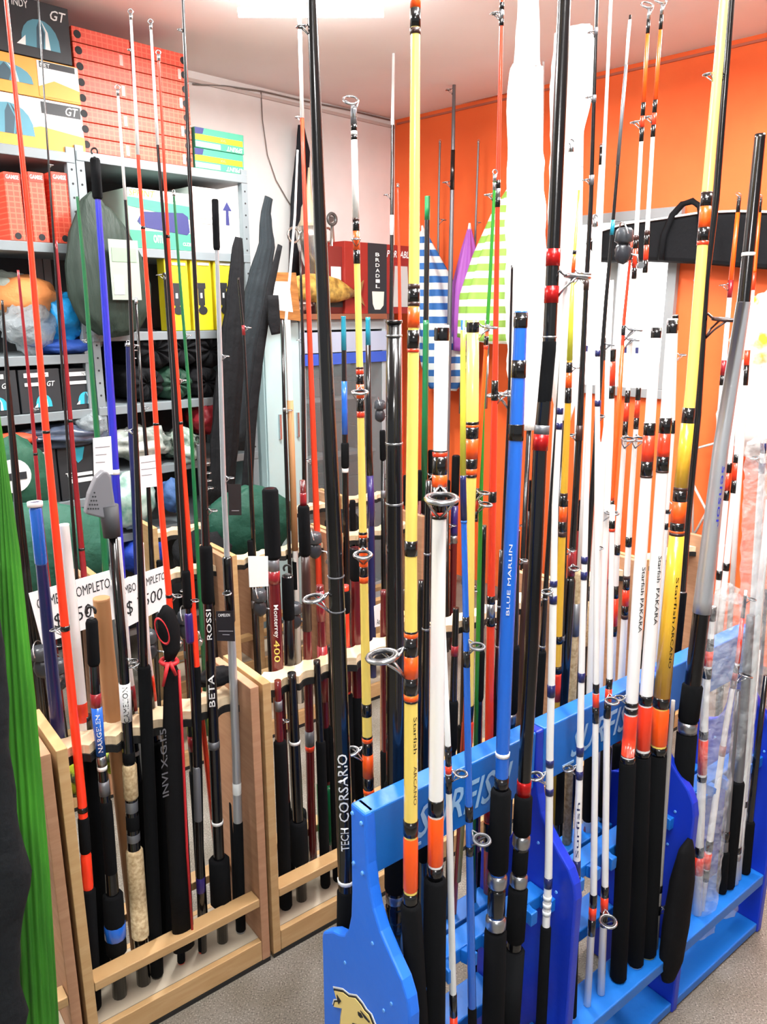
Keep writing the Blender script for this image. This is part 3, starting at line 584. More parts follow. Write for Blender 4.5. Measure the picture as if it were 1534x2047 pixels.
# --- far row, near the corner and orange wall
rod('slim grey and black rod with white upper half near the wall corner', 'XF', [(789, 0, 5), (785, 240, 6), (783, 560, 8), (782, 700, 9)], 'K', '-200-250W 430-470H', '390l6')
rod('thin orange rod with chrome tip left of the tall yellow rod', 'XF', [(796, 385, 5), (798, 500, 6), (800, 640, 7)], 'o', '', '', top=370, cap='tip')
rod('thin dark rod with a looped tip against the orange wall, left of two', 'OB', [(880, 285, 4), (877, 420, 4), (876, 560, 5), (875, 700, 6)], 's', '', '440r6', top=282, cap='tip')
rod('thin dark rod with a looped tip against the orange wall, right of two', 'OB', [(957, 285, 4), (953, 400, 4), (948, 560, 5), (945, 640, 5)], 's', '', '445r4', top=282, cap='tip')
rod('tall thin dark grey rod crossing the orange wall left of the white roll', 'OF', [(911, 0, 5), (906, 300, 8), (902, 500, 9), (898, 700, 10), (894, 900, 10)], 's', '-100-160H 300-380K', '180l6 365l7')
for i, (x, y, c, nm) in enumerate(((1140, 285, 'W', 'white rod tip with a black ring beside the tall black rod'), (1152, 300, 'W', 'white rod tip with black wraps, second beside the tall black rod'), (1163, 330, 'W', 'short white rod tip behind the slim brown rod'), (1203, 290, 'W', 'white rod tip with a dark hooked end in front of the orange wall'))):
    rod(nm, 'OF', [(x, y, 6), (x - 14, y + 250, 8), (x - 28, y + 520, 9)], c, '%d-%dK %d-%do' % (y, y + 40, y + 320, y + 340), '', top=y, cap='tip')
rod('thin white rod standing left of the tall black rod top', 'OF', [(1089, 0, 5), (1084, 300, 5), (1078, 600, 6)], 'W', '', '')
rod('white thin rod tip poking above the second white paper roll', 'OF', [(1170, 10, 4), (1166, 200, 6), (1160, 500, 8)], 'W', '', '', top=8)
# right edge rods
rod('orange and white rod left of the silver telescopic rod', 'OF', [(1478, 400, 7), (1462, 560, 9), (1450, 700, 10), (1438, 850, 11), (1425, 1050, 12)], 'W', '395-425K 425-560O 560-595m 720-750m 750-770K 1000-1040m', '570l8', top=395, cap='big')
rod('orange and white rod right of the silver telescopic rod', 'OF', [(1520, 405, 7), (1508, 540, 9), (1495, 700, 10), (1482, 900, 11)], 'W', '400-425K 425-545O 545-580o 700-730o 730-770K', '', top=398, cap='big')
rod('white rod with orange and black collar, right of the silver rod middle', 'OF', [(1470, 800, 11), (1458, 930, 11), (1440, 1130, 11)], 'W', '925-945K 945-980o 980-1000K 1140-1158K', '', top=760)
rod('white rod with red collar near the plastic bag, right of the silver rod', 'OF', [(1484, 780, 11), (1470, 960, 12), (1450, 1160, 12)], 'W', '908-925K 925-960o 960-985K 1125-1140K', '', top=740)
rod('white rod with navy bands inside the clear plastic at the right edge', 'BB', [(1528, 880, 11), (1520, 1000, 14), (1510, 1180, 16)], 'W', '885-905N 925-945N', '915l9', top=860)

# --- further dark rods filling the gaps in and behind the blue racks
XT = [
 ('thick black foam rod right of the near red orange rod, low in the left rack', 'WB', [(172, 1440, 22), (188, 1650, 26), (204, 1890, 30)], 'K', '1470-2300F@34', '', 1430),
 ('black rod with white band behind the cork handled rod', 'WB', [(262, 1430, 16), (285, 1640, 18), (305, 1850, 20)], 'K', '1500-1508W 1560-2300F@22', '', 1380),
 ('black foam rod left of the soft red trimmed case', 'WB', [(300, 1400, 18), (318, 1600, 24), (332, 1850, 28)], 'K', '1480-2300F@32 1450-1456W', '', 1340),
 ('dark rod with red stripe right of the soft red trimmed case', 'WB', [(380, 1440, 14), (392, 1600, 16), (404, 1800, 18)], 'K', '1470-1500m 1540-2300F@20', '', 1420),
 ('black reel seat rod in the left rack beside its right panel', 'WB', [(455, 1380, 14), (466, 1560, 16), (474, 1760, 18)], 'K', '1600-2300F@20', '', 1370),
 ('maroon and black rod just right of the left rack post', 'WF', [(556, 1380, 14), (563, 1560, 16), (570, 1760, 17)], 'M', '1400-1420s 1480-2300F@26', '1440r6', 1360),
 ('black rod with cup butt in the second wooden rack', 'WF', [(584, 1360, 18), (592, 1540, 22), (600, 1720, 22)], 'K', '1480-1486W 1640-1725F@36', '', 1345),
 ('black rod beside the green pouch in the second wooden rack', 'WF', [(634, 1330, 14), (642, 1500, 16), (648, 1680, 17)], 'K', '1480-2300F@20', '', 1320),
 ('black rod just left of the thick lettered black rod', 'WF', [(662, 1300, 14), (668, 1480, 16), (674, 1680, 18)], 'K', '1450-2300F@22', '', 1290),
 ('black foam gripped rod standing on the back blue rail beside the navy ringed rods', 'BB', [(1130, 1060, 10), (1119, 1400, 14), (1112, 1640, 16)], 'K', '1525-1642F@30 1270-1280s', '1100r7', 1000),
 ('black rod with grey foam, just right of the thick blue rod', 'BB', [(1034, 1080, 12), (1029, 1250, 17), (1022, 1440, 19)], 'K', '1290-1425F@25 1425-1445S', '1120r7', 1060),
 ('slim black rod with rings, left of the thick blue rod bottom', 'BB', [(1001, 1150, 9), (996, 1300, 11), (990, 1470, 13)], 'K', '1210-1214S 1290-1294S', '1250l7', 1100),
 ('slim black rod right of the thin green rod', 'BB', [(968, 1080, 9), (963, 1250, 11), (958, 1420, 12)], 'K', '1300-1400F@17', '1180l7', 1050),
 ('glossy black rod with small rings right behind the nearest yellow rod', 'BB', [(856, 1000, 12), (852, 1250, 15), (848, 1600, 17)], 'K', '1105-1109S 1255-1259S 1560-1720F@24', '', 960),
 ('black rod with maroon collar behind the thick white rod', 'BB', [(912, 1220, 13), (908, 1350, 14), (904, 1520, 15)], 'K', '1290-1310m 1400-1500F@20', '', 1215),
 ('black foam butt between the white navy rod and thin white pair', 'BB', [(1184, 1440, 12), (1178, 1560, 14), (1176, 1640, 14)], 'K', '1480-1640F@24', '', 1430),
 ('black foam butt with orange ring left of the red wrapped white rods', 'BB', [(1238, 1440, 14), (1230, 1540, 15), (1226, 1620, 15)], 'K', '1455-1482o 1482-1620F@26', '', 1420),
 ('dark rod with orange collar just left of the lettered white rod', 'BB', [(1216, 1450, 12), (1208, 1560, 14), (1204, 1630, 14)], 'K', '1470-1492o 1492-1630F@22', '', 1440),
 ('black rod low behind the white and yellow front rods', 'AI', [(842, 1180, 12), (836, 1400, 16), (830, 1700, 20)], 'K', '1560-2200F@26', '1250r8', 1160),
 ('navy rod low behind the front blue board', 'AI', [(872, 1200, 12), (866, 1450, 15), (862, 1700, 17)], 'N', '1600-2200F@24', '', 1190),
 ('wine red rod low behind the thin blue rod', 'AI', [(962, 1250, 13), (956, 1500, 15), (950, 1800, 17)], 'm', '1700-2200F@22', '', 1240),
 ('black rod low behind the orange red rod', 'AI', [(1000, 1300, 13), (992, 1500, 15), (985, 1700, 17)], 'K', '1600-2200F@24', '', 1290),
 ('dark brown rod behind the slim ochre yellow rod bottom', 'AI', [(1150, 1250, 14), (1140, 1400, 16), (1130, 1600, 18)], 'D', '1500-2200F@24', '', 1240),
 ('maroon rod in the row one rack behind the black tube', 'WB', [(768, 1190, 14), (770, 1350, 17), (774, 1600, 19)], 'M', '1500-2200F@24', '', 1180),
 ('black rod in the row one rack right of the black tube', 'WF', [(818, 1120, 13), (818, 1350, 17), (818, 1600, 20)], 'K', '1480-2200F@25 1240-1250s', '1180l7', 1100),
 ('black rod in the row one rack behind the thin blue rod', 'WF', [(935, 1110, 12), (930, 1300, 15), (924, 1600, 19)], 'K', '1450-2200F@24', '', 1100),
 ('dark brown rod in the row one rack beside the thick blue rod', 'WF', [(1052, 1130, 12), (1044, 1300, 15), (1030, 1600, 19)], 'D', '1450-2200F@23', '', 1120),
 ('cork and black rod in the row one rack near the white rods', 'WF', [(1175, 1190, 12), (1165, 1350, 15), (1150, 1600, 18)], 'K', '1200-1290C@17 1350-1450F@21', '', 1180),
 ('black rod in the row one rack between thick white rods', 'WF', [(1302, 1150, 10), (1290, 1300, 13), (1275, 1500, 15)], 'K', '1300-1500F@18', '', 1140),
 ('thin black rod in the row one rack left of ochre yellow rod', 'WF', [(1345, 1180, 9), (1335, 1300, 11), (1322, 1450, 12)], 'K', '', '', 1160),
 ('grey rod inside the plastic, left of the pale greenish rod', 'BF', [(1470, 1450, 11), (1452, 1650, 14), (1438, 1850, 17)], 's', '1660-1680K 1700-2200F@20', '', 1380),
 ('black rod inside the plastic above the blue lower rail', 'BF', [(1515, 1500, 12), (1498, 1650, 15), (1484, 1800, 17)], 'K', '1640-2200F@21', '', 1350),
 ('slim pale rod at the right edge of the plastic bags', 'BF', [(1500, 1480, 10), (1484, 1650, 12), (1470, 1820, 14)], 'H', '1600-1612K', '', 1300),
 ('black rod at the left side of the plastic bags', 'BB', [(1440, 1380, 14), (1432, 1500, 16), (1424, 1620, 17)], 'K', '1440-1620F@22', '', 1330),
 ('dark green rod in plastic near the right edge', 'BB', [(1478, 1330, 13), (1466, 1450, 15), (1452, 1590, 16)], 'G', '1450-1600F@22', '', 1290),
]
for lb, pl, pts, c_, sg, gd, tp in XT: rod(lb, pl, pts, c_, sg, gd, top=tp)

# ------------------------------------------------------------------ shelf goods, placed on the white wall's shelving
def lbox(fr, x0, y0, x1, y1, t):
    """front face rectangle from photo corners on plane t: returns s0,s1,z0,z1"""
    ym = (y0 + y1) / 2; xm = (x0 + x1) / 2
    return fr.st(fr.px(x0, ym, t))[0], fr.st(fr.px(x1, ym, t))[0], fr.px(xm, y1, t).z, fr.px(xm, y0, t).z
class Carton:
    def __init__(s, name, label, cat, fr, rect, t, dep, m, group=None, zfix=None, bevel=.002):
        s.fr = fr; s.t = t; s.s0, s.s1, s.z0, s.z1 = lbox(fr, *rect, t)
        if zfix is not None: s.z1 = zfix[1] if zfix[1] else s.z1; s.z0 = zfix[0]
        s.root = thing(name, label, cat, fr.p((s.s0 + s.s1) / 2, t + dep / 2, s.z0), group)
        MB().box(fr, s.s0, s.s1, t, t + dep, s.z0, s.z1).build('carton', m, s.root, bevel=bevel)
        s.k = 0
    def P(s, u, v, o=0): return s.fr.p(s.s0 + (s.s1 - s.s0) * u, s.t - .0012 - o, s.z0 + (s.z1 - s.z0) * v)
    def rect(s, u0, v0, u1, v1, m, name='print_panel'):
        s.k += 1; o = .0003 * s.k
        MB().quad([s.P(u0, v0, o), s.P(u1, v0, o), s.P(u1, v1, o), s.P(u0, v1, o)]).build(name, m, s.root); return s
    def poly(s, pts, m, name='print_shape'):
        s.k += 1; o = .0003 * s.k
        MB().quad([s.P(u, v, o) for u, v in pts]).build(name, m, s.root); return s
    def text(s, st, u0, v0, u1, v1, m, shear=0, name='lettering'):
        s.k += 1; o = .0003 * s.k; a = s.P(u0, v0, o)
        text_flat(MB(), st, a, s.P(u1, v0, o) - a, s.P(u0, v1, o) - a, 1, 1, shear, .01).build(name, m, s.root); return s
def dome(c, u, v, w, h, m, m2, name='tent_picture'):
    pts = [(u + w * (.5 + .5 * cos(a)), v + h * sin(a) ** .8) for a in [pi * i / 10 for i in range(11)]]
    c.poly(pts, m, name)
    c.poly([(u + w * .38, v), (u + w * .56, v), (u + w * .62, v + h * .55), (u + w * .5, v + h * .98), (u + w * .42, v + h * .7)], mk('print_deep_blue', '#2c4a58'), 'tent_panel_picture')
    c.poly([(u + w * .6, v), (u + w * .74, v), (u + w * .7, v + h * .6), (u + w * .54, v + h * 1.0), (u + w * .64, v + h * .6)], m2, 'tent_door_picture')
    c.poly([(u - w * .12, v), (u + w * .1, v), (u + w * .12, v + h * .35)], m2, 'tent_flap_picture')
TF = -.45     # front plane of the shelving
mk = lambda n, h, r=.55: mat(n, h, r)
PB = mk('print_black', '#22262a'); PT = mk('print_tent_blue', '#4d8a9c'); PC = mk('print_cyan', '#2aa6bc'); PO = mk('print_orange', '#e09a3c'); PW = mk('print_white', '#e6eae8'); PG = mk('print_green', '#3d8f74'); PY = mk('print_yellow', '#e8d61c'); PN = mk('print_navy', '#2b2f66'); PP = mk('print_pale_green', '#b9d8c8')
# shelving: two steel units
def unit(label, sa, sb, zt, shelves):
    t = thing('steel_shelving', label, 'shelving', LW.p((sa + sb) / 2, TF + .2, 0), 'steel shelving units')
    for a in (sa, sb - .032):
        for tt in (TF, TF + .398):
            p = MB().box(LW, a, a + .032, tt, tt + .03, 0, zt).build('upright', M_STEEL, t)
            if tt == TF:
                h = MB()
                for k in range(int(zt / .05)):
                    z = .05 * k + .02
                    if z > .9: h.tube([LW.p(a + .016, tt - .0008, z), LW.p(a + .016, tt + .0005, z)], [.0045, .0045], 6)
                o = h.build('upright_holes', M_DARK, p); o['kind'] = 'stuff'
    for z in shelves:
        MB().box(LW, sa + .002, sb - .002, TF - .003, TF + .43, z - .035, z).build('shelf_board', M_STEEL, t, bevel=.002)
    MB().box(LW, sa + .03, sb - .03, TF + .425, TF + .43, .05, zt - .05).build('back_sheet', mk('shelf_back_dark', '#3a3e40', .8), t)
    return t
def sz(x, y): q = LW.px(x, y, TF); return LW.st(q)[0], q.z
SR0, SR1 = sz(152, 320)[0], sz(494, 345)[0]
zR = [sz(320, 325)[1], sz(380, 502)[1], sz(360, 662)[1], sz(310, 805)[1], sz(340, 928)[1], sz(190, 1080)[1]]
zL = [sz(80, 297)[1], sz(60, 483)[1], sz(60, 712)[1], sz(60, 828)[1], sz(60, 1015)[1], sz(60, 1150)[1]]
unit('grey perforated steel shelving unit holding red boxes and yellow flashlight boxes', SR0, SR1, zR[0] + .02, zR)
unit('grey steel shelving unit with tent boxes at the left edge', SR0 - .85, SR0 - .004, zL[0] + .02, zL)
T2 = TF + .01
# tent cartons on top of the left unit
c = Carton('tent_box', 'dark tent carton with pale blue tent picture, top of the left stack', 'box', LW, (-60, -8, 138, 108), T2, .33, PB, 'stacked tent boxes')
dome(c, .48, .18, .4, .5, PT, PW); c.text('INDY', .42, .82, .58, .95, PW).text('GT', .8, .72, .97, .9, PW, .3)
zA = c.z0
c = Carton('tent_box', 'orange and white tent carton, middle of the left stack', 'box', LW, (-60, 92, 157, 200), T2, .35, PO, 'stacked tent boxes', zfix=(sz(60, 190)[1], zA - .003))
c.rect(0, .0, .5, .45, PO).rect(.6, .05, .99, .97, PW).poly([(.6, .05), (.99, .05), (.99, .35), (.75, .5), (.6, .3)], PO).rect(.62, .8, .96, .96, PB).text('NET', .63, .82, .72, .92, PW); dome(c, .05, .3, .5, .45, PT, PW)
zA = c.z0
c = Carton('tent_box', 'white and orange tent carton with blue dome tent, bottom of the left stack', 'box', LW, (-60, 195, 166, 298), T2, .36, PW, 'stacked tent boxes', zfix=(zL[0] + .002, zA - .003))
c.poly([(0, 0), (1, 0), (1, .35), (.6, .45), (.3, .25), (0, .2)], PO).rect(.62, .72, .98, .95, PB).text('GT', .84, .75, .96, .92, PW, .3); dome(c, .12, .22, .42, .6, PT, PB)
# red boxes: two columns of eight
RB = mat('red_box_print', '#e2452c', .5, build=brickgrid('#d84a34', '#e4694f', .021, .019))
zb = zR[0] + .002; zt = sz(262, 78)[1]; hh = (zt - zb) / 8
for ccol, (xa, xb) in enumerate(((157, 270), (274, 382))):
    s0 = sz(xa, 190)[0]; s1 = sz(xb, 190)[0]
    for k in range(8):
        nm = ('left', 'right')[ccol]
        o = thing('reel_box', 'flat red patterned box, %s column of the stack, %s' % (nm, ('bottommost', 'second from the bottom', 'third from the bottom', 'fourth from the bottom', 'fourth from the top', 'third from the top', 'second from the top', 'topmost')[k]), 'box', LW.p((s0 + s1) / 2, T2 + .15, zb + k * hh), 'red boxes stacked on the shelf')
        MB().box(LW, s0, s1 - .002, T2, T2 + .3, zb + k * hh + .001, zb + (k + 1) * hh - .002).build('carton', RB, o, bevel=.0015)
        e = s0 + .02 if ccol == 0 else s1 - .022
        z = zb + (k + .5) * hh
        MB().tube([LW.p(e, T2 - .0015, z), LW.p(e, T2 + .001, z)], [hh * .26, hh * .26], 12).build('punched_hole', M_DARK, o)
        if k % 2 == 0:
            MB().quad([LW.p(s1 - .05, T2 - .001, z - hh * .35), LW.p(s1 - .036, T2 - .001, z - hh * .35), LW.p(s1 - .036, T2 - .001, z + hh * .35), LW.p(s1 - .05, T2 - .001, z + hh * .35)]).build('white_sticker', mk('sticker_pink', '#e8b0a8'), o)
# green sprint boxes, upside down
for k, (y0, y1) in enumerate(((254, 296), (298, 340))):
    c = Carton('pool_box', 'flat green and yellow carton, %s of the pair at the shelf end' % ('upper', 'lower')[k], 'box', LW, (390, y0, 487, y1), T2, .3, PG, 'green cartons', zfix=(zb + (1 - k) * .082, zb + (1 - k) * .082 + .08))
    c.rect(0, .38, .97, .66, PY).rect(.0, .05, .5, .3, PP).text('SPRINT', .96, .28, .62, .05, PW, .2).poly([(0, .65), (.15, .7), (.18, .98), (0, .98)], PN).text('XVL', .5, .45, .62, .58, PG)
# three red upright boxes
for k, (x0, x1) in enumerate(((14, 46), (62, 93), (108, 140))):
    c = Carton('reel_box', 'upright red patterned box, %s of three on the left shelf' % ('left', 'middle', 'right')[k], 'box', LW, (x0, 345, x1, 478), T2, .3, RB, 'upright red boxes', zfix=(zL[1] + .002, None))
    c.rect(.02, .86, .98, .99, mk('red_plain', '#d63a28')).text('GAMISE', .1, .9, .9, .96, PW)
    MB().tube([c.P(.5, .07, .001), c.P(.5, .07, -.002)], [.012, .012], 14).build('punched_hole', M_DARK, c.root)
# sprint inflatable box and white carton
c = Carton('mattress_box', 'green and white carton showing a dark blue inflatable cushion', 'box', LW, (258, 382, 384, 500), T2, .3, PP, zfix=(zR[1] + .002, None))
c.rect(0, .0, 1, .3, PG).poly([(0, .7), (1, .55), (1, .78), (0, .85)], PG).rect(0, .85, 1, 1, PW).poly([(.12, .45), (.2, .62), (.85, .66), (.93, .6), (.95, .33), (.9, .27), (.2, .36)], PN).text('SPRINT', .02, .87, .42, .98, PY, .2).text('omer', .35, .1, .6, .24, PW).text('CLZ28', .82, .08, .96, .14, PW)
c = Carton('cardboard_carton', 'plain white carton with a blue arrow pointing up', 'box', LW, (386, 378, 478, 505), T2 + .02, .3, mk('carton_white', '#dfe0dd'), zfix=(zR[1] + .002, None))
c.poly([(.7, .45), (.78, .45), (.77, .68), (.84, .68), (.74, .82), (.64, .68), (.71, .68)], PN, 'arrow_print').rect(.14, .52, .45, .56, mk('print_grey', '#9a9a96')).rect(.14, .44, .42, .47, mk('print_grey', '#9a9a96'))
# yellow flashlight boxes
for k, (x0, x1) in enumerate(((332, 378), (384, 424), (430, 466))):
    c = Carton('flashlight_box', 'yellow carton with black flashlight picture, %s of three' % ('left', 'middle', 'right')[k], 'box', LW, (x0, 516, x1, 659), T2, .06, PY, 'yellow flashlight boxes', zfix=(zR[2] + .002, None))
    c.rect(.3, .35, .62, .6, PB, 'flashlight_picture').rect(.25, .58, .68, .66, PB, 'flashlight_picture').rect(.4, .45, .5, .52, PW).rect(.36, .26, .56, .36, PB, 'flashlight_picture')
    c.poly([(.5 + .28 * cos(a) * .8, .28 + .06 * sin(a)) for a in [2 * pi * i / 12 for i in range(12)]], PB, 'strap_picture')
    c.rect(.32, .9, .9, .94, mk('print_grey', '#9a9a96'))
# black tent boxes, two rows on the left unit
def tentbox(x0, x1, y0, y1, zs, label, flip=False):
    c = Carton('tent_box', label, 'box', LW, (x0, y0, x1, y1), T2, .3, PB, 'black tent boxes', zfix=(zs, None))
    if flip:
        c.poly([(.35, .95), (.7, .95), (.62, .72), (.5, .66), (.42, .75)], PC, 'tent_picture').text('TG', .15, .4, .35, .5, PW, -.3).rect(.42, .42, .85, .48, PW).rect(.25, .3, .85, .38, PW, 'logo_bar')
    else:
        dome(c, .35, .12, .4, .3, PC, PW); c.rect(.12, .82, .72, .92, PW, 'logo_bar').text('NTK', .5, .835, .68, .905, PB).rect(.12, .62, .6, .7, PW).text('GT', .66, .6, .86, .72, PW, .3)
tentbox(-60, 36, 742, 826, zL[3] + .002, 'black tent carton cut off at the left edge')
tentbox(40, 122, 738, 828, zL[3] + .002, 'black tent carton with white logo bar, centre of the middle shelf')
tentbox(126, 205, 736, 828, zL[3] + .002, 'black tent carton with white logo bar, beside the shelf upright')
tentbox(48, 116, 895, 1008, zL[4] + .002, 'black tent carton on the lower shelf, left of the upside down one')
tentbox(119, 196, 888, 1008, zL[4] + .002, 'black tent carton standing upside down on the lower shelf', True)
# ------------------------------------------------------------------ soft bags
UV3 = lambda fr, a, b, c: (fr.u * a, fr.v * b, Vector((0, 0, c)))
def bag(name, label, cat, fr, x, y, t, a, b, c, m, seed, amp=.22, group=None, fq=2.2, pinch=None, zmin=None):
    q = fr.px(x, y, t)
    mb = MB().blob(q, UV3(fr, a, b, c), seed, amp, fq, 28, 18, pinch)
    if zmin is not None:
        for v in mb.v: v.z = max(v.z, zmin)
    return tag(mb.build(name, m, origin=(q.x, q.y, min(v.z for v in mb.v))), label, cat, group)
CL = lambda n, h, r=.6: mat(n, h, r, build=bumpy(14, .6, .02), spec=.25)
zz = zL[2] + .002
bag('stuff_sack', 'orange stuff sack with grey end on the left shelf', 'bag', LW, 50, 595, TF + .14, .12, .13, .085, CL('cloth_orange', '#d98a50'), 1, .15)
bag('stuff_sack', 'grey stuff sack behind the orange one at the left edge', 'bag', LW, 10, 590, TF + .2, .1, .12, .09, CL('cloth_greygreen', '#8d948c'), 2, .2)
bag('stuff_sack', 'bright blue stuff sack beside the orange one', 'bag', LW, 118, 640, TF + .12, .09, .12, .11, CL('cloth_blue', '#1d86c4', .4), 3, .25)
bag('stuff_sack', 'folded dark blue bundle under the bright blue sack', 'bag', LW, 125, 692, TF + .1, .13, .12, .035, CL('cloth_dark_blue', '#2c4fa0'), 4, .15, zmin=zz)
bag('plastic_bag', 'crinkled clear plastic bag in front of the blue sack', 'bag', LW, 58, 655, TF + .05, .1, .06, .09, mat('grey_clear_film', '#9aa4a8', .15, alpha=.55, build=bumpy(18, 1, .03)), 5, .3)
bag('plastic_bag', 'small crinkled clear plastic bag right of the blue sack', 'bag', LW, 180, 665, TF + .05, .055, .06, .06, mat('grey_clear_film', '#9aa4a8', .15), 6, .35)
NETBAG = 1
q = LW.px(250, 540, TF - .165)
lab = thing('product_tag', 'white and green printed tag on the dark mesh bag', 'tag', q - Vector((0, 0, .1)))
sT = LW.st(q)[0]
MB().box(LW, sT - .06, sT + .06, TF - .167, TF - .165, q.z - .11, q.z + .11).build('card', mk('tag_grey', '#8b958c'), lab)
MB().box(LW, sT - .05, sT + .05, TF - .1685, TF - .1672, q.z + .03, q.z + .08).build('print_panel', mk('tag_green', '#7d9c7e'), lab)
MB().box(LW, sT - .05, sT - .01, TF - .1685, TF - .1672, q.z - .09, q.z - .02).build('print_panel', PW, lab)
DK = CL('cloth_black', '#0d0e11', .9)
for i, (x, y, r, l) in enumerate(((318, 700, .085, 'upper left'), (372, 698, .085, 'upper middle'), (428, 700, .085, 'upper right'), (302, 768, .075, 'lower left'), (360, 768, .075, 'lower middle'), (420, 765, .075, 'lower right'))):
    q = LW.px(x, y, TF); f = LW; mb = MB(); n = 36; i0 = 0
    prof = [(0, .01), (.25, -.012), (.55, -.02), (.85, -.008), (1.0, .03), (1.0, .25)]
    for rr, dt in prof:
        for j in range(n):
            a = 2 * pi * j / n; rip = 1 + (.05 * sin(9 * a + i) if rr > .1 else 0)
            dd = dt + (.012 * sin(9 * a + i) * (1 if .2 < rr < .95 else 0))
            mb.v.append(q + f.u * (rr * rip * r * 1.15 * cos(a)) + f.z * (rr * rip * r * sin(a)) + f.v * (dd + .03))
    for k in range(len(prof) - 1):
        for j in range(n):
            mb.f.append((k * n + j, k * n + (j + 1) % n, (k + 1) * n + (j + 1) % n, (k + 1) * n + j)); mb.sm.append(True)
    tag(mb.build('sleeping_bag', DK if i != 4 else CL('cloth_dark_green', '#1d3a2c'), origin=q - f.z * r), 'rolled %s sleeping bag with gathered end, %s of the group' % ('black' if i != 4 else 'dark green', l), 'sleeping bag', 'rolled sleeping bags')
bag('stuff_sack', 'dark red sack on the shelf under the sleeping bags', 'bag', LW, 405, 835, TF + .06, .07, .1, .075, CL('cloth_red', '#7c1c24', .4), 8, .25)
bag('plastic_bag', 'pile of clear plastic packets on the lower shelf behind the paper notes', 'bag', LW, 275, 885, TF + .05, .14, .1, .07, mat('packet_film', '#a9aea6', .2, build=noise_col(12, '#6f7a74', '#d8dcd4', bump=.8)), 9, .3)
bag('plastic_bag', 'green tinted plastic packets right of the paper notes', 'bag', LW, 365, 890, TF + .05, .07, .1, .08, mat('packet_green', '#5f7d6c', .2, build=noise_col(14, '#31493c', '#b8c8bc', bump=.8)), 10, .3)
bag('plastic_bag', 'dark crinkled plastic on top of the lower tent boxes', 'bag', LW, 120, 868, TF + .08, .2, .12, .05, mat('dark_film', '#2c3240', .25, build=noise_col(9, '#1c2230', '#4a5466', bump=.8)), 11, .3)
bag('plastic_bag', 'clear crumpled wrap beside the shelf upright', 'bag', LW, 170, 848, TF + .06, .07, .1, .07, mat('grey_clear_film', '#9aa4a8', .15), 12, .3)
bag('foam_roll', 'small orange red roll at the left edge shelf', 'roll', LW, 20, 880, TF + .02, .1, .05, .028, mk('foam_red', '#d8482c'), 13, .05)
bag('fabric_bag', 'green fabric bag with round white label at the left edge', 'bag', LW, 28, 965, TF - .06, .14, .08, .17, CL('cloth_green', '#24503e'), 14, .15)
q = LW.px(28, 952, TF - .152)
rl = MB().tube([q, q + LW.v * .003], [.062, .062], 24).build('round_label', PW, origin=q); tag(rl, 'round white label with black print on the green bag', 'label')
MB().box(LW, LW.st(q)[0] - .045, LW.st(q)[0] + .045, TF - .154, TF - .1525, q.z - .015, q.z + .012).build('print_panel', PB, rl)
bag('plastic_bag', 'grey blue plastic bag low behind the maroon rods', 'bag', LW, 160, 1050, TF + .05, .12, .1, .09, mat('bluegrey_film', '#5c6a78', .25, build=bumpy(14, .8, .02)), 15, .25)
bag('plastic_bag', 'milky packets hanging below the shelf right of the royal blue rod', 'bag', LW, 265, 1000, TF - .02, .1, .05, .12, mat('packet_teal', '#8fb3a8', .25, build=noise_col(12, '#5f8c80', '#d0e0d8', bump=.8)), 16, .25)
bag('stuff_sack', 'royal blue sack low on the shelving', 'bag', LW, 285, 1110, TF + .0, .1, .08, .08, CL('cloth_royal', '#1f3c9c'), 17, .25)
bag('stuff_sack', 'dark blue sack beside the green cloth', 'bag', LW, 345, 990, TF - .03, .06, .06, .07, CL('cloth_steel_blue', '#3c5a88'), 18, .25)
bag('green_tarp', 'large dark green tarpaulin bag behind the left price card', 'bag', WD, 55, 1120, 1.3, .3, .1, .2, CL('cloth_tarp', '#2a5a4a'), 19, .12)
bag('green_tarp', 'dark green tarpaulin folded behind the hanging silver rod', 'bag', WD, 500, 1050, 1.32, .2, .08, .16, CL('cloth_tarp2', '#174436'), 20, .12)
bag('black_backpack', 'black backpack behind the lettered black rod', 'bag', WD, 690, 1090, 1.25, .1, .08, .16, DK, 21, .15)
bag('black_backpack', 'dark cloth bundle left of the green tarpaulin', 'bag', WD, 405, 1110, 1.3, .12, .1, .1, DK, 22, .2)
# leaning black rod bags beside the shelving
def sleeve(label, fr, t, pts, m, thick=.35, name='rod_bag', cat='rod bag', amp=.12, fold=0, crumple=0):
    P, R = [], []
    for x, y, w in pts:
        q = fr.px(x, y, t); P.append(q); R.append(w * .5 * depth(q) / FPX)
    mb = MB(); n = 48 if fold else (30 if crumple else 18)
    # resample
    PP, RR = [], []
    for i in range(len(P) - 1):
        for k in range(14 if crumple else 5):
            f = k / (14 if crumple else 5); PP.append(P[i].lerp(P[i + 1], f)); RR.append(R[i] * (1 - f) + R[i + 1] * f)
    PP.append(P[-1]); RR.append(R[-1])
    mb.tube(PP, RR, n, ripple=fold, rn=11)
    ax = fr.v
    for i, v in enumerate(mb.v):
        k = min(i // n, len(PP) - 1); d = v - PP[k]; tt = d.dot(ax)
        s_ = 1 + amp * noise.noise(v * 14)
        mb.v[i] = PP[k] + (d - ax * tt) * s_ + ax * (tt * thick)
    if crumple:
        for i, v in enumerate(mb.v): mb.v[i] = v + noise.noise_vector(v * 55) * crumple
        mb.sm = [False] * len(mb.sm)
    return tag(mb.build(name, m, origin=P[-1]), label, cat, 'rod bags' if cat == 'rod bag' else None)
sleeve('black rod bag leaning at the shelf end beside the hanging silver rod', LW, -.62, [(478, 475, 18), (476, 500, 26), (470, 620, 46), (455, 800, 62), (440, 1010, 60)], DK, amp=.2, fold=.07)
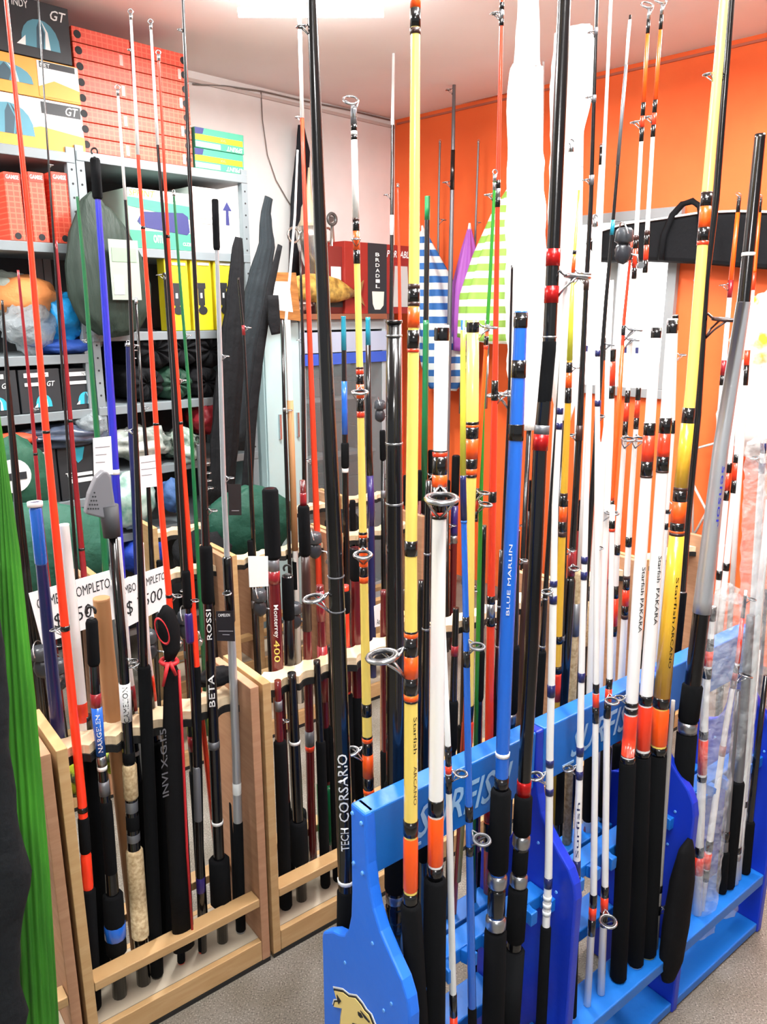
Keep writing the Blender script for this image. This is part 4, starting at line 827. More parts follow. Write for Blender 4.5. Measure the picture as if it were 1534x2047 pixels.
sleeve('dark grey rod bag with knotted top leaning beside the shelf upright', LW, -.56, [(538, 395, 20), (532, 425, 22), (534, 490, 38), (512, 590, 54), (492, 700, 50), (478, 900, 46)], CL('cloth_charcoal', '#20272b', .85), amp=.2, fold=.07)
sleeve('slim black rod case leaning against the wooden picture frame', LW, -.75, [(560, 490, 12), (542, 570, 18), (520, 700, 22), (505, 820, 24), (492, 1000, 26)], DK)
sleeve('black rod bag hanging on the white wall by the trophy', LW, -.06, [(602, 250, 14), (606, 300, 36), (598, 400, 40), (590, 560, 34)], CL('cloth_black_navy', '#1c2026', .7))
sleeve('black strap bag bottom beside the picture frame', LW, -.8, [(546, 590, 26), (548, 640, 30), (552, 668, 22)], DK)

sleeve('large dark green mesh bag hanging over the shelf upright', LW, TF - .09, [(188, 385, 16), (186, 410, 60), (196, 460, 120), (208, 520, 160), (220, 580, 172), (232, 630, 150), (240, 662, 90), (242, 672, 40)], mat('green_mesh_cloth', '#26332c', .6, build=bumpy(9, .5, .03, (2.5, 2.5, .5)), spec=.3), .3, 'net_bag', 'bag', .035, .045)

# ------------------------------------------------------------------ corner: cabinet, shelf board and things on it
def cpx(fr, t, pts): return [fr.px(x, y, t) for x, y in pts]
def slab(fr, t, pts, th, name, m, parent=None, origin=None, bevel=0):
    P = cpx(fr, t, pts)
    return MB().prism(P, fr.v * th).build(name, m, parent, origin=origin if origin is not None else (None if parent else P[-1]), bevel=bevel)
TC = -.5
s0, s1 = SR1 + .02, LW.st(LW.px(602, 800, TC))[0]; zt = LW.px(560, 640, TC).z
cb = thing('steel_cabinet', 'pale blue steel cabinet with two narrow doors beside the glass case', 'cabinet', LW.p((s0 + s1) / 2, TC + .2, 0))
MC = mk('cabinet_pale_blue', '#a9c4c6', .45)
MB().box(LW, s0, s1, TC + .012, TC + .45, 0, zt).build('body', MC, cb, bevel=.003)
sm = s0 + (s1 - s0) * .48
for a, b in ((s0 + .004, sm - .003), (sm + .003, s1 - .004)):
    d = MB().box(LW, a, b, TC, TC + .011, .06, zt - .01).build('door', MC, cb, bevel=.002)
    MB().box(LW, b - .03, b - .018, TC - .012, TC - .001, 1.0, 1.12).build('handle', M_CHROME, d)
s2 = LW.st(LW.px(772, 800, TC))[0]; s1 += .004
gc = thing('glass_display_case', 'glass fronted display case in the corner with dark goods inside', 'display case', LW.p((s1 + s2) / 2, TC + .2, 0))
MF = mk('case_frame_grey', '#9fa8ac', .4)
for z0, z1 in ((0, .1), (zt - .05, zt)): MB().box(LW, s1, s2, TC, TC + .45, z0, z1).build('frame_board', MF, gc, bevel=.002)
for a in (s1, s2 - .03): MB().box(LW, a, a + .03, TC, TC + .45, .1, zt - .05).build('frame_post', MF, gc, bevel=.002)
MB().box(LW, s1 + .03, s2 - .03, TC + .42, TC + .44, .1, zt - .05).build('back_panel', mk('case_back', '#5b5f60', .7), gc)
MB().box(LW, s1 + .03, s2 - .03, TC + .001, TC + .006, .1, zt - .22).build('glass_pane', mat('case_glass', '#7a8486', .06, alpha=.35), gc)
MB().box(LW, s1 + .002, s2 - .002, TC - .006, TC - .001, zt - .16, zt - .06).build('header_panel', mk('header_lilac', '#9fa8bc', .5), gc)
MB().box(LW, s1 + .002, s2 - .002, TC - .007, TC - .002, zt - .22, zt - .165).build('header_stripe', mk('header_blue', '#2c4fb0', .5), gc)
for z in (.5, .85, 1.15): MB().box(LW, s1 + .03, s2 - .03, TC + .05, TC + .41, z, z + .015).build('case_shelf', MF, gc)
for i, (a, z, w, h, hx) in enumerate(((.12, .866, .14, .2, '#3a3c3e'), (.33, .866, .16, .22, '#54585a'), (.52, .866, .1, .18, '#2c2e30'), (.15, 1.166, .16, .14, '#6a6e70'), (.4, 1.166, .2, .1, '#44484a'), (.2, .516, .2, .25, '#3c3a3a'), (.5, .516, .2, .28, '#5a5652'))):
    nm = ('small dark tackle box', 'grey tackle box', 'black tackle box', 'pale grey tackle box', 'long grey tackle box', 'large dark tackle box', 'large brown grey tackle box')[i]
    o = thing('tackle_box', nm + ' inside the glass display case', 'box', LW.p(s1 + a, TC + .25, z))
    MB().box(LW, s1 + a - w / 2, s1 + a + w / 2, TC + .12, TC + .36, z, z + h * .7).build('body', mk('tackle' + hx[1:], hx), o, bevel=.006)
    MB().box(LW, s1 + a - w / 2, s1 + a + w / 2, TC + .118, TC + .362, z + h * .71, z + h).build('lid', mk('tackle_lid' + hx[1:], hx, .4), o, bevel=.008)
# brown board across the cabinet tops
bd = MB().box(LW, LW.st(LW.px(535, 625, TC))[0], s2 - .02, TC - .03, TC + .45, zt + .001, zt + .028).build('shelf_board', mat('brown_board', '#7c4a34', .5), origin=LW.p(s1, TC, zt), bevel=.002)
tag(bd, 'brown wooden board lying across the cabinet and glass case', 'board')
ZB = zt + .0285
# picture frame
fo = cpx(LW, TC - .06, [(507, 543), (592, 545), (602, 642), (524, 632)]); fi = cpx(LW, TC - .06, [(523, 562), (578, 563), (586, 624), (536, 617)])
pf = thing('picture_frame', 'empty wooden picture frame leaning beside the mounted fish', 'picture frame', fo[3])
for i in range(4):
    j = (i + 1) % 4
    MB().prism([fo[i], fo[j], fi[j], fi[i]], LW.v * .02).build('frame_bar', mat('frame_oak', '#b57a3c', .5, build=wood_b('#7c4e22', '#8f5d2c', '#a06e3a')), pf)
MB().prism(fi, LW.v * .004).build('mat_board', PW, pf)
# mounted fish
q = LW.px(640, 577, TC + .0)
fish = thing('mounted_fish', 'stuffed golden yellow fish mounted above the brown board', 'fish trophy', LW.p(LW.st(q)[0], TC + .02, ZB))
MFish = mat('fish_gold', '#a8843c', .35, build=noise_col(30, '#6e5426', '#b8954a', bump=.4))
P = [LW.px(x, 577 + dy, TC) for x, dy in ((562, 4), (572, 2), (590, -2), (615, -2), (645, 0), (675, 4), (695, 8), (708, 10))]
mb = MB(); mb.tube(P, [.012, .03, .05, .066, .07, .058, .034, .016], 16)
for i, v in enumerate(mb.v): k = i // 16; d = v - P[k]; mb.v[i] = P[k] + d - LW.v * (d.dot(LW.v) * .5)
mb.build('body', MFish, fish)
slab(LW, TC, [(703, 586), (728, 560), (722, 588), (730, 612)], .006, 'tail_fin', mk('fish_fin', '#7c5a34'), fish)
slab(LW, TC - .012, [(618, 570), (640, 566), (650, 574), (622, 578)], .004, 'side_fin', mk('fish_fin_dark', '#3a3230'), fish)
slab(LW, TC, [(610, 556), (640, 548), (668, 560), (650, 566)], .005, 'back_fin', mk('fish_fin', '#7c5a34'), fish)
MB().tube([LW.px(574, 573, TC - .03), LW.px(574, 573, TC - .024)], [.007, .007], 10).build('eye', PB, fish)
MB().tube([LW.px(632, 590, TC), LW.p(LW.st(LW.px(632, 590, TC))[0], TC, ZB)], [.006, .01], 8).build('stand', mk('fish_stand', '#3c2c24'), fish)
bag('shell_pile', 'small pile of pink shells under the mounted fish', 'shells', LW, 600, 606, TC + .06, .07, .06, .035, mat('shells', '#b08f8a', .5, build=noise_col(40, '#5c4a48', '#e0c8c0', bump=.8)), 23, .4)
# trophy and rosette
def lathe_thing(name, label, cat, fr, t, prof, m, base_y):
    P = [fr.px(x, y, t) for x, y, w in prof]; R = [w * .5 * depth(p) / FPX for p, (x, y, w) in zip(P, prof)]
    return tag(MB().tube(P, R, 20).build(name, m, origin=P[-1]), label, cat)
MTr = mat('trophy_chrome', '#c4c2bc', .2, metal=.9)
tr = thing('trophy_cup', 'tall chrome trophy cup with spire lid standing on the board', 'trophy', LW.px(622, 615, TC + .15))
P = [(618, 335, 4), (618, 365, 8), (618, 398, 14), (618, 415, 30), (618, 440, 34), (620, 452, 52)]
MB().tube([LW.px(x, y, TC + .15) for x, y, w in P], [w * .0013 for x, y, w in P], 18).build('lid', mk('trophy_tan', '#b8a78c', .3), tr)
P = [(620, 453, 58), (621, 475, 56), (622, 500, 48), (623, 530, 30), (624, 550, 12), (624, 590, 14), (624, 612, 44)]
MB().tube([LW.px(x, y, TC + .15) for x, y, w in P], [w * .0013 for x, y, w in P], 18).build('bowl', MTr, tr)
for sg in (-1, 1):
    MB().torus(LW.px(621 + sg * 34, 470, TC + .15), LW.v, .035, .006, 14, 6, xdir=LW.u).build('handle', MTr, tr)
ro = thing('rosette_stand', 'small dark chrome rosette on a thin stand right of the trophy', 'ornament', LW.px(664, 612, TC + .12))
q = LW.px(664, 438, TC + .12)
MB().torus(q, LW.v, .026, .009, 16, 8).tube([q, q + LW.v * .01], [.014, .014], 10).build('rosette', mk('pewter', '#4c4a48', .3), ro)
MB().tube([LW.px(664, 452, TC + .12), LW.px(665, 500, TC + .12), LW.px(664, 612, TC + .12)], [.008, .015, .006], 8).build('stem', MTr, ro)
# boxes on the board
c = Carton('portable_stove_box', 'red carton lettered PORTABLE with white cup picture', 'box', LW, (690, 487, 824, 620), TC + .02, .25, mk('stove_red', '#8a2016'), zfix=(ZB, None))
c.rect(.32, 0, .6, 1, PB, 'black_panel').text('PORTABLE', .6, .82, .99, .92, PW, .25).poly([(.38, .32), (.56, .32), (.55, .12), (.5, .06), (.42, .06), (.39, .14)], mk('print_cream', '#d8d8c8'), 'cup_picture').poly([(.72, .7), (.92, .7), (.95, .1), (.7, .1)], mk('print_grey_white', '#b8b4b0'), 'cup_picture')
for k, ch in enumerate('BRDADIL'): c.text(ch, .43, .82 - k * .075, .49, .87 - k * .075, PW)
c = Carton('portable_stove_box', 'dark red carton left of the lettered carton', 'box', LW, (655, 492, 688, 620), TC + .04, .2, mk('stove_dark', '#6c1f1a'), zfix=(ZB, None)); c.rect(.1, .1, .9, .35, PB).rect(.2, .5, .8, .7, PW)
# ------------------------------------------------------------------ orange wall: window, rod bag, umbrellas
s0, s1, z0, z1 = lbox(OW, 1118, 425, 1352, 790, -.01)
wn = thing('window_1', 'bright overexposed window with grey aluminium frame on the orange wall', 'window', OW.p((s0 + s1) / 2, 0, z0)); wn['kind'] = 'structure'
MW = mk('window_aluminium', '#8e9294', .4)
fw = .045
for a, b, c_, d in ((s0, s1, z0, z0 + fw), (s0, s1, z1 - fw, z1), (s0, s0 + fw, z0 + fw, z1 - fw), (s1 - fw, s1, z0 + fw, z1 - fw), ((s0 + s1) / 2 - .02, (s0 + s1) / 2 + .02, z0 + fw, z1 - fw)):
    MB().box(OW, a, b, -.035, -.001, c_, d).build('window_frame', MW, wn, bevel=.003)
for a, b in ((s0 + fw, (s0 + s1) / 2 - .02), ((s0 + s1) / 2 + .02, s1 - fw)):
    pn = MB().box(OW, a, b, -.012, -.004, z0 + fw, z1 - fw).build('window_pane', mat('daylight_pane', '#ffffff', .3, emit=2.2), wn)
    for k in range(3):
        e = a + (b - a) * (.15 + .3 * k); zz = z0 + (z1 - z0) * .24
        MB().box(OW, e, e + .03, -.0145, -.0125, zz, zz + .03).build('navy_sticker', PN, pn)
rb = thing('rod_bag', 'long black padded rod bag hung level on the orange wall over the window', 'rod bag', OW.px(1500, 540, -.12))
MBag = mat('padded_black_cloth', '#121316', .85, build=bumpy(20, .4, .01), spec=.2)
mbp = [(1172, 488), (1200, 462), (1250, 447), (1330, 436), (1400, 425), (1470, 422), (1560, 424), (1760, 434), (1760, 566), (1560, 540), (1470, 534), (1380, 526), (1280, 522), (1190, 524)]
slab(OW, -.16, mbp, .12, 'bag_body', MBag, rb, bevel=.02)
P = cpx(OW, -.165, mbp[:7]); MB().tube(P, [.005] * 7, 6).build('white_piping', M_WHITEP, rb)
P = cpx(OW, -.17, [(1322, 520), (1328, 470), (1345, 430), (1365, 408), (1385, 402), (1400, 412), (1404, 440), (1402, 520)]); MB().tube(P, [.014] * 8, 6).build('carry_strap', MBag, rb)
def umbrella(label, fr, t, pts, m, tipm, n=48):
    P = [fr.px(x, y, t) for x, y, w in pts]; R = [w * .5 * depth(p) / FPX for p, (x, y, w) in zip(P, pts)]
    o = thing('beach_umbrella', label, 'umbrella', P[-1], 'folded beach umbrellas')
    PP, RR = [], []
    for i in range(len(P) - 1):
        for k in range(6): f = k / 6; PP.append(P[i].lerp(P[i + 1], f)); RR.append(R[i] * (1 - f) + R[i + 1] * f)
    PP.append(P[-1]); RR.append(R[-1])
    MB().tube(PP, RR, n, ripple=.13, rn=7).build('canopy', m, o)
    MB().tube([P[0] + (P[0] - P[1]).normalized() * .03, P[0] + (P[1] - P[0]).normalized() * .01], [.006, .012], 10).build('ferrule', tipm, o)
    q = P[-1]; MB().tube([q + Vector((0, 0, .02)), Vector((q.x, q.y, max(.002, q.z - .35)))], [.012, .012], 8).build('pole', M_CHROME, o)
umbrella('blue and white striped folded beach umbrella against the orange wall', OW, -.22, [(846, 462, 12), (852, 500, 36), (868, 570, 76), (880, 650, 92), (890, 735, 84), (885, 775, 60)], mat('umbrella_blue_stripe', '#2a6ab8', .7, build=stripes('#2c68ac', '#d6e0de', 14)), M_WHITEP)
umbrella('plain purple folded umbrella between the striped ones', OW, -.2, [(939, 458, 8), (938, 500, 30), (935, 570, 56), (933, 640, 60), (925, 700, 44)], mat('umbrella_purple', '#a858b8', .6), M_WHITEP)
umbrella('lime green and white striped folded umbrella beside the white rolls', OW, -.35, [(1030, 365, 14), (1018, 430, 62), (1000, 520, 100), (985, 600, 120), (975, 680, 110)], mat('umbrella_lime_stripe', '#a8cc50', .7, build=stripes('#86b048', '#dfe6d6', 15)), M_WHITEP)
def pole_under(o, fr, t, x, y):
    q = fr.px(x, y, t); MB().tube([q + Vector((0, 0, .05)), Vector((q.x, q.y, .001))], [.009, .011], 8).build('pole', CODE['K'], o)
MPap = mat('white_wrap_paper', '#f6f6f4', .7, build=bumpy(8, .35, .02))
o = sleeve('tall white paper wrapped roll rising to the ceiling, left of two', OW, -1.3, [(1058, -70, 44), (1055, 60, 50), (1052, 125, 56), (1050, 140, 72), (1049, 330, 76), (1050, 470, 84), (1052, 600, 92), (1054, 720, 90), (1056, 800, 70), (1058, 860, 26)], MPap, .6, 'paper_roll', 'roll', .22, .05)
pole_under(o, OW, -1.3, 1058, 860)
o = sleeve('wide white paper wrapped roll with ragged top, right of two', OW, -1.2, [(1148, 60, 80), (1146, 130, 92), (1138, 220, 84), (1130, 300, 62), (1128, 450, 70), (1130, 600, 80), (1130, 740, 76), (1128, 840, 30)], MPap, .6, 'paper_roll', 'roll', .22, .05)
pole_under(o, OW, -1.2, 1128, 840)
# ------------------------------------------------------------------ paper cards and tags
def card(name, label, fr, t, cs, m, lines=(), ink=M_INK, cat='sign', shear=.15):
    C = cpx(fr, t, cs); tl, tr_, br_, bl = C
    o = MB().prism([tl, tr_, br_, bl], fr.v * .0012).build(name, m, origin=bl)
    for s, u0, v0, u1, v1 in lines:
        if not s:
            vm = (v0 + v1) / 2; at_ = lambda u, v: (tl.lerp(tr_, u)).lerp(bl.lerp(br_, u), 1 - v) - fr.v * .0012
            MB().quad([at_(u0, vm - .012), at_(u1, vm - .012), at_(u1, vm + .012), at_(u0, vm + .012)]).build('print_line', mk('print_soft_grey', '#8a8a90'), o); continue
        vs, fs = text_raw(s, shear, .0); mb = MB()
        for x, y in vs:
            u = u0 + (u1 - u0) * x; v = v0 + (v1 - v0) * y
            mb.v.append((tl.lerp(tr_, u)).lerp(bl.lerp(br_, u), 1 - v) - fr.v * .0012)
        mb.f = list(fs); mb.sm = [False] * len(fs); mb.build('lettering', ink, o)
    return tag(o, label, cat)
card('price_card', 'white handwritten price card reading COMBO COMPLETO $ 3500, left of two', WD, .88, [(57, 1186), (219, 1140), (234, 1236), (84, 1288)], M_PAPER, [('COMBO. COMPLETO', .06, .66, .98, .86), ('$ 3500', .2, .16, .8, .48)])
card('price_card', 'white handwritten price card reading COMBO COMPLETO $ 7500, right of two', WD, .87, [(222, 1166), (331, 1130), (336, 1212), (246, 1258)], M_PAPER, [('COMBO COMPLETO', .04, .68, .98, .86), ('$ 7500', .15, .2, .9, .52)])
card('paper_note', 'white printed paper note hanging left of the royal blue rod', WD, .9, [(186, 876), (222, 872), (226, 948), (188, 950)], M_PAPER, [('', .1, .7, .9, .78), ('', .1, .5, .7, .58), ('', .1, .3, .6, .38)])
card('paper_note', 'white printed paper note hanging right of the navy rod', WD, .9, [(272, 914), (314, 908), (318, 972), (276, 976)], M_PAPER, [('', .2, .76, .9, .84), ('', .2, .55, .9, .62), ('', .2, .36, .7, .43)])
card('paper_note', 'small white note stuck on the far wooden rack by the black tube', WD, .9, [(748, 1212), (766, 1204), (766, 1250), (750, 1254)], M_PAPER, [('Ame', .2, .1, .9, .35)])
card('paper_note', 'small white note on the second row rack right of the yellow rod', WD, .9, [(802, 1238), (848, 1226), (852, 1262), (806, 1272)], M_PAPER, [('', .3, .3, .8, .6)])
card('blank_tag', 'blank white plastic tag hanging beside the thick black handle', WD, .02, [(496, 1112), (536, 1112), (537, 1172), (499, 1174)], mk('tag_milk', '#dfe5e2', .3), cat='tag')
card('product_tag', 'black printed product tag hanging on the silver rod', WD, .035, [(432, 1222), (468, 1221), (470, 1282), (434, 1281)], mk('tag_black', '#1c1c1e', .4), [('CAMELION', .1, .82, .75, .92), ('', .1, .3, .9, .38), ('', .3, .18, .7, .26)], M_WHITEP, 'tag', 0)
card('product_tag', 'small black product tag with white square near the silver rod top', WD, .85, [(456, 968), (482, 968), (483, 1030), (458, 1030)], mk('tag_black', '#1c1c1e', .4), [('', .2, .1, .8, .2)], M_WHITEP, 'tag', 0)
# ------------------------------------------------------------------ things around the left wooden rack
MSl = mat('rod_case_black', '#101012', .85, build=bumpy(20, .4, .01), spec=.15)
rc = thing('soft_rod_case', 'soft black rod case with red trim and open flap in the left rack', 'rod case', WD.px(370, 1895, .04))
def tubepx(fr, t, pts, rx=None):
    P = [fr.px(x, y, t) for x, y, w in pts]; return P, [w * .5 * depth(p) / FPX for p, (x, y, w) in zip(P, pts)]
def flat(mb, fr, k, n):
    pass
P, R = tubepx(WD, .028, [(338, 1320, 20), (344, 1350, 34), (346, 1450, 42), (352, 1600, 44), (360, 1750, 44), (368, 1895, 44)])
mb = MB().tube(P, R, 16)
for i, v in enumerate(mb.v): d = v - P[i // 16]; mb.v[i] = v - WD.v * (d.dot(WD.v) * .45)
mb.build('sleeve', MSl, rc)
P, R = tubepx(WD, .028, [(330, 1210, 10), (332, 1225, 36), (338, 1262, 46), (344, 1300, 34), (338, 1320, 20)])
mb = MB().tube(P, R, 16)
for i, v in enumerate(mb.v): d = v - P[i // 16]; mb.v[i] = v - WD.v * (d.dot(WD.v) * .5)
mb.build('flap', MSl, rc)
RT = mk('trim_red', '#c0222a', .5)
MB().torus(WD.px(324, 1262, .006), (WD.v + WD.u * .5), .03, .0028, 20, 6, sq=.38, xdir=Vector((.25, .1, -1))).build('red_trim', RT, rc)
P, _ = tubepx(WD, .012, [(358, 1340, 5), (362, 1420, 5), (368, 1550, 5), (374, 1700, 5), (386, 1880, 5)]); MB().tube(P, [.003] * 5, 6).build('red_trim', RT, rc)
MB().torus(WD.px(338, 1322, .028), Vector((.1, 0, 1)), .017, .005, 16, 6).tube([WD.px(336, 1325, .008), WD.px(326, 1372, .008)], [.005, .003], 6).tube([WD.px(340, 1325, .008), WD.px(352, 1350, .008)], [.005, .003], 6).build('red_tie', RT, rc)
tb = MB(); q0 = WD.px(338, 1590, .004); q1 = WD.px(332, 1455, .004); text_flat(tb, 'INVI X.G.I.5', q0, (q1 - q0).normalized(), Vector((-.8, -.62, 0)), (q1 - q0).length, .014, 0, .01); tb.build('lettering', mk('print_mid_grey', '#5c5c60'), rc)
nh = thing('landing_net_handle', 'grey perforated plastic net handle on top of the cork handled rod', 'net handle', WD.px(222, 1050, .05))
slab(WD, .045, [(207, 941), (216, 943), (223, 954), (230, 1000), (236, 1040), (204, 1036), (172, 1028), (179, 988), (193, 955)], .022, 'blade', mk('handle_grey', '#6d6e74', .5), nh, bevel=.004)
MB().tube([WD.px(217, 1010, .056), WD.px(224, 1072, .056)], [.019, .017], 14).build('socket', mk('handle_dark', '#3c3e42', .6), nh)
h = MB()
for r_ in range(5):
    for k in range(r_ + 1):
        q = WD.px(189 + (k - r_ / 2) * 5 - r_ * .6, 985 + r_ * 8, .0445); h.tube([q, q + WD.v * .001], [.0019, .0019], 6)
h.build('vent_holes', M_DARK, nh)['kind'] = 'stuff'
bag('pouch', 'small black pouch resting on the wooden rack top', 'pouch', WD, 432, 1352, .1, .045, .03, .022, DK, 24, .2)
gb = thing('folded_parasol', 'bright green pleated folded parasol standing at the left edge', 'parasol', WD.px(80, 2240, -.12))
GM = mat('parasol_green', '#2f7a14', .6, build=noise_col(9, '#266a0e', '#3c8c1e', (3, 3, .4)))
P, R = tubepx(WD, -.12, [(-8, 800, 6), (0, 900, 18), (14, 1100, 44), (33, 1400, 66), (56, 1750, 76), (72, 2047, 80), (80, 2240, 74)])
PP, RR = [], []
for i in range(len(P) - 1):
    for k in range(4): f = k / 4; PP.append(P[i].lerp(P[i + 1], f)); RR.append(R[i] * (1 - f) + R[i + 1] * f)
MB().tube(PP + [P[-1]], RR + [R[-1]], 120, ripple=.07, rn=17).build('canopy', GM, gb)
MB().tube([P[-1], Vector((P[-1].x, P[-1].y, .002))], [.012, .012], 8).build('pole', M_CHROME, gb)
dk = sleeve('dark quilted bag hanging at the left edge in front of the green parasol', WD, -.22, [(-40, 1120, 30), (-30, 1300, 74), (-25, 1550, 90), (-16, 1760, 150), (-22, 1900, 110), (-20, 2047, 130), (-20, 2300, 120)], CL('cloth_dark_slate', '#14181b', .8), .6, 'fabric_bag', 'bag', .2)
bag('lime_vest', 'bright lime patterned cloth behind the near red orange rod', 'cloth', WD, 165, 1545, .3, .05, .05, .06, mat('lime_cloth', '#b8c83c', .7, build=noise_col(30, '#2c3420', '#c8e03c', lo=.4, hi=.55)), 25, .35)
bag('lime_vest', 'bright lime patterned cloth behind the cork handled rod', 'cloth', WD, 250, 1500, .32, .08, .05, .05, mat('lime_cloth', '#b8c83c', .7), 26, .35)
bag('lime_vest', 'bright lime cloth scrap between white rods on the right', 'cloth', WD, 1318, 1250, .3, .03, .03, .07, mat('lime_cloth', '#b8c83c', .7), 27, .3)
# ------------------------------------------------------------------ reels on the second row
def reel(label, fr, t, x, y, k=1.0):
    q = fr.px(x, y, t); X, Y_, Z = Vector((1, 0, 0)), Vector((0, 1, 0)), Vector((0, 0, 1))
    o = thing('fishing_reel', label, 'reel', q - Z * .035 * k, 'reels on rods')
    MB().blob(q, (X * .02 * k, Y_ * .016 * k, Z * .026 * k), 3, .12).build('reel_body', mk('reel_dark', '#2c2e34', .3), o)
    MB().tube([q + Z * .02 * k, q + Z * .026 * k, q + Z * .05 * k, q + Z * .056 * k], [.013 * k, .022 * k, .02 * k, .015 * k], 16).build('spool', mk('reel_silver', '#3e4146', .3), o)
    MB().torus(q + Z * .04 * k, X + Z * .3, .03 * k, .0018 * k, 16, 5, 0, pi).build('bail_wire', M_CHROME, o)
    MB().tube([q, q + X * .035 * k - Z * .005, q + X * .04 * k - Z * .03 * k], [.004 * k, .003 * k, .003 * k], 6).tube([q + X * .04 * k - Z * .03 * k, q + X * .04 * k - Z * .03 * k - Y_ * .02 * k], [.007 * k, .008 * k], 8).build('crank_handle', M_CHROME, o)
    MB().tube([q - Y_ * .01, q + Y_ * .045 * k + Z * .01], [.006 * k, .004 * k], 6).build('reel_foot', mk('reel_dark', '#2c2e34', .3), o)
for x, y, w in ((84, 1335, 'left of the navy tube'), (118, 1360, 'between the navy tube and the white tube'), (330, 1262, 'by the flap of the soft rod case'), (372, 1260, 'right of the red trimmed case'), (300, 1300, 'under the right price card'), (520, 1215, 'below the blank white tag'), (590, 1240, 'behind the hook topped black rod'), (630, 1100, 'left of the thick lettered black rod'), (760, 830, 'in front of the glass case'), (985, 1215, 'behind the orange red rod'), (1170, 1130, 'behind the navy ringed rods'), (1060, 1180, 'between the blue and the black rod')):
    far = y < 1000
    reel('small dark spinning reel ' + w, WD, 1.45 if far else (.9 if x < 700 else 1.0), x, y, 1.25)
reel('black and silver spinning reel in front of the black padded rod bag', BL, .06, 1246, 505, .8)
# dark filler rods of the second and third row, each at its own gap
fill = [(60, 1180, 'K'), (95, 1200, 'K'), (140, 1240, 'D'), (180, 1250, 'K'), (250, 1260, 'K'), (318, 1120, 'K'), (362, 1180, 'M'), (420, 1150, 'K'), (455, 1150, 'D'), (500, 1080, 'K'), (530, 1100, 'K'), (590, 1120, 'K'), (655, 1040, 'K'), (672, 1080, 'N'), (705, 1000, 'K'), (765, 860, 'K'), (812, 950, 'D'), (838, 940, 'M'), (862, 900, 'K'), (895, 960, 'K'), (962, 1080, 'K'), (1010, 1100, 'D'), (1060, 960, 'K'), (1075, 900, 'N'), (1128, 1050, 'K'), (1160, 1000, 'm'), (1275, 1080, 'K'), (1300, 1100, 'D')]
cn = {'K': 'black', 'D': 'dark brown', 'M': 'maroon', 'N': 'navy', 'm': 'wine red'}
for i, (x, y, c_) in enumerate(fill):
    w = 7 + (i * 5) % 5; dx = (x - 840) / (7000 - y) * -1
    lab = 'short %s back row rod, %s from the left of the dark ones' % (cn[c_], ['first', 'second', 'third', 'fourth', 'fifth', 'sixth', 'seventh', 'eighth', 'ninth', 'tenth', 'eleventh', 'twelfth', 'thirteenth', 'fourteenth', 'fifteenth', 'sixteenth', 'seventeenth', 'eighteenth', 'nineteenth', 'twentieth', 'twenty first', 'twenty second', 'twenty third', 'twenty fourth', 'twenty fifth', 'twenty sixth', 'twenty seventh', 'last'][i])
    rod(lab, 'RF' if i % 2 else 'RB', [(x, y, w), (x + dx * 300, y + 300, w + 6)], c_, '%d-%dF@%d' % (y, y + 60, w + 5) + (' %d-%ds' % (y + 120, y + 135) if i % 3 == 0 else ''), '%d%s6' % (y + 90, 'lr'[i % 2]), top=y, group='dark rods of the back rows')
# ------------------------------------------------------------------ right edge: rods in clear plastic
rod('white rod with black and orange bands inside the big clear plastic bag', 'BF', [(1424, 1225, 15), (1410, 1400, 16), (1400, 1650, 18), (1392, 1850, 20)], 'W', '1215-1240K 1275-1300K 1300-1330o 1335-1355K 1460-1475K 1478-1545o 1550-1560K 1690-1710K 1710-1745o', '', top=1212)
rod('white rod with a bright orange tip section, slanting in front of the plastic bag', 'BF', [(1490, 1195, 6), (1474, 1330, 9), (1452, 1450, 11), (1424, 1650, 13), (1400, 1830, 14)], 'W', '1190-1235K 1235-1325R 1330-1345K 1345-1360m 1360-1376K 1490-1510m 1680-1700K 1705-1735o 1738-1760K', '1195e8 1350r12', top=1180)
rod('pale greenish white rod standing in plastic near the right edge', 'BF', [(1524, 1150, 14), (1500, 1400, 18), (1475, 1650, 20), (1460, 1840, 20)], 'H', '1690-1702K 1708-1716S', '', top=1000)
rod('ochre yellow rod at the right edge above the blue lower rail', 'BF', [(1545, 1400, 12), (1528, 1600, 13), (1512, 1760, 14)], 'y', '', '', top=1200)
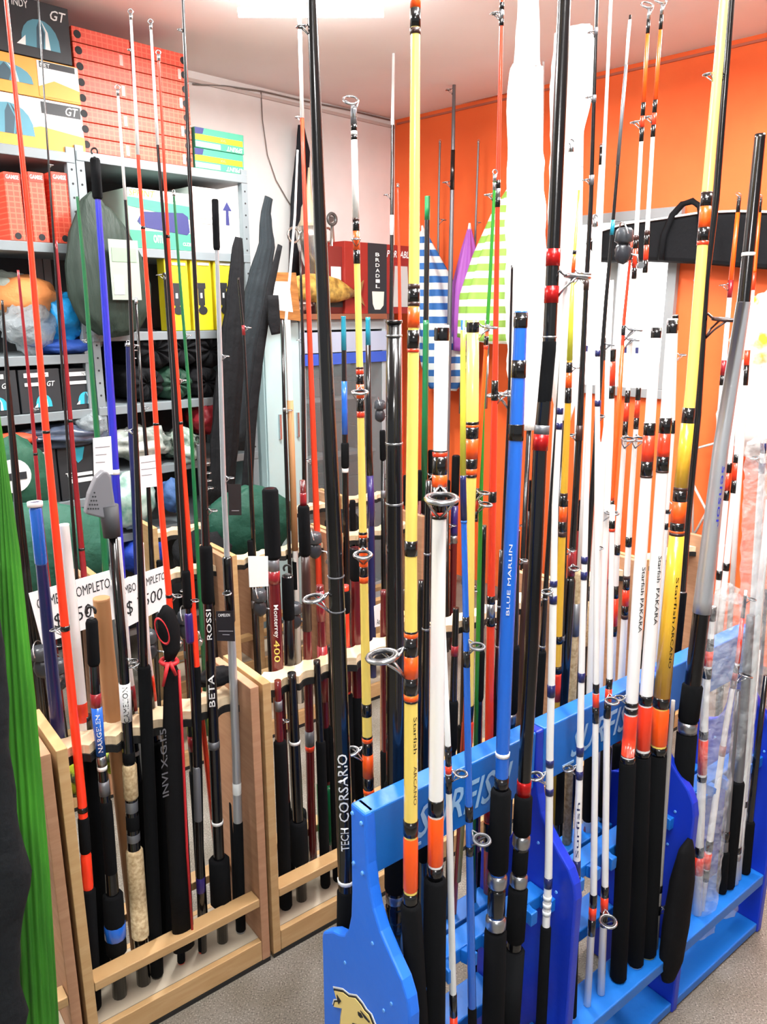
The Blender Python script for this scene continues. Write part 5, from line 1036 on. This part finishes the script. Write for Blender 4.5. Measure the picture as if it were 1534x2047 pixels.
rod('dark grey wrapped rod between the plastic bags', 'BF', [(1500, 1250, 16), (1482, 1500, 18), (1462, 1700, 22), (1445, 1880, 24)], 's', '1560-2400F@26', '', top=1230)
rod('dark rod at the right edge behind the plastic', 'BB', [(1520, 1300, 16), (1505, 1500, 18), (1495, 1600, 18)], 'K', '', '', top=1180)
sleeve('large crinkled clear plastic bag around rods right of the silver rod', BL, -.112, [(1465, 1172, 40), (1455, 1200, 92), (1440, 1400, 96), (1425, 1650, 78), (1408, 1860, 60)], M_CLEAR, .5, 'plastic_bag', 'bag', .25, 0, .006)
sleeve('tall milky plastic sleeve over rods at the right edge', BL, -.09, [(1512, 880, 50), (1508, 1000, 66), (1500, 1300, 66), (1478, 1600, 54), (1460, 1820, 46)], M_MILK, .5, 'plastic_bag', 'bag', .2, 0, .006)
sleeve('second milky plastic sleeve cut off by the right edge', BL, -.05, [(1560, 800, 60), (1552, 1000, 80), (1540, 1300, 70), (1518, 1600, 60)], M_MILK, .5, 'plastic_bag', 'bag', .2, 0, .006)
bag('white_cloth', 'bunched white cloth hanging on the orange wall at the right edge', 'cloth', OW, 1518, 815, -.1, .17, .08, .2, MPap, 28, .25)
bag('white_cloth', 'pale cloth bundle with yellow patch high at the right edge', 'cloth', OW, 1526, 665, -.09, .12, .07, .16, mat('cloth_cream_patch', '#e8e8d8', .7, build=noise_col(9, '#b8a828', '#f0f0ea', lo=.36, hi=.5)), 29, .25)
wr = thing('wire_rack', 'white crossed wire rack low on the orange wall', 'wire rack', OW.px(1410, 1110, -.1))
for a, b in (((1380, 900), (1452, 880)), ((1380, 1095), (1450, 1090)), ((1382, 960), (1448, 1090)), ((1448, 960), (1382, 1080)), ((1384, 900), (1386, 1100)), ((1446, 885), (1446, 1095))):
    MB().tube(cpx(OW, -.1, [a, b]), [.006, .006], 6).build('wire', mk('wire_white', '#cfcfcb', .4), wr)

sleeve('black fabric reel pouch strapped to the silver telescopic rod butt', BL, -.14, [(1380, 1676, 14), (1374, 1700, 44), (1364, 1760, 66), (1352, 1850, 72), (1342, 1920, 64), (1337, 1955, 36)], MSl, .6, 'reel_pouch', 'pouch', .1)
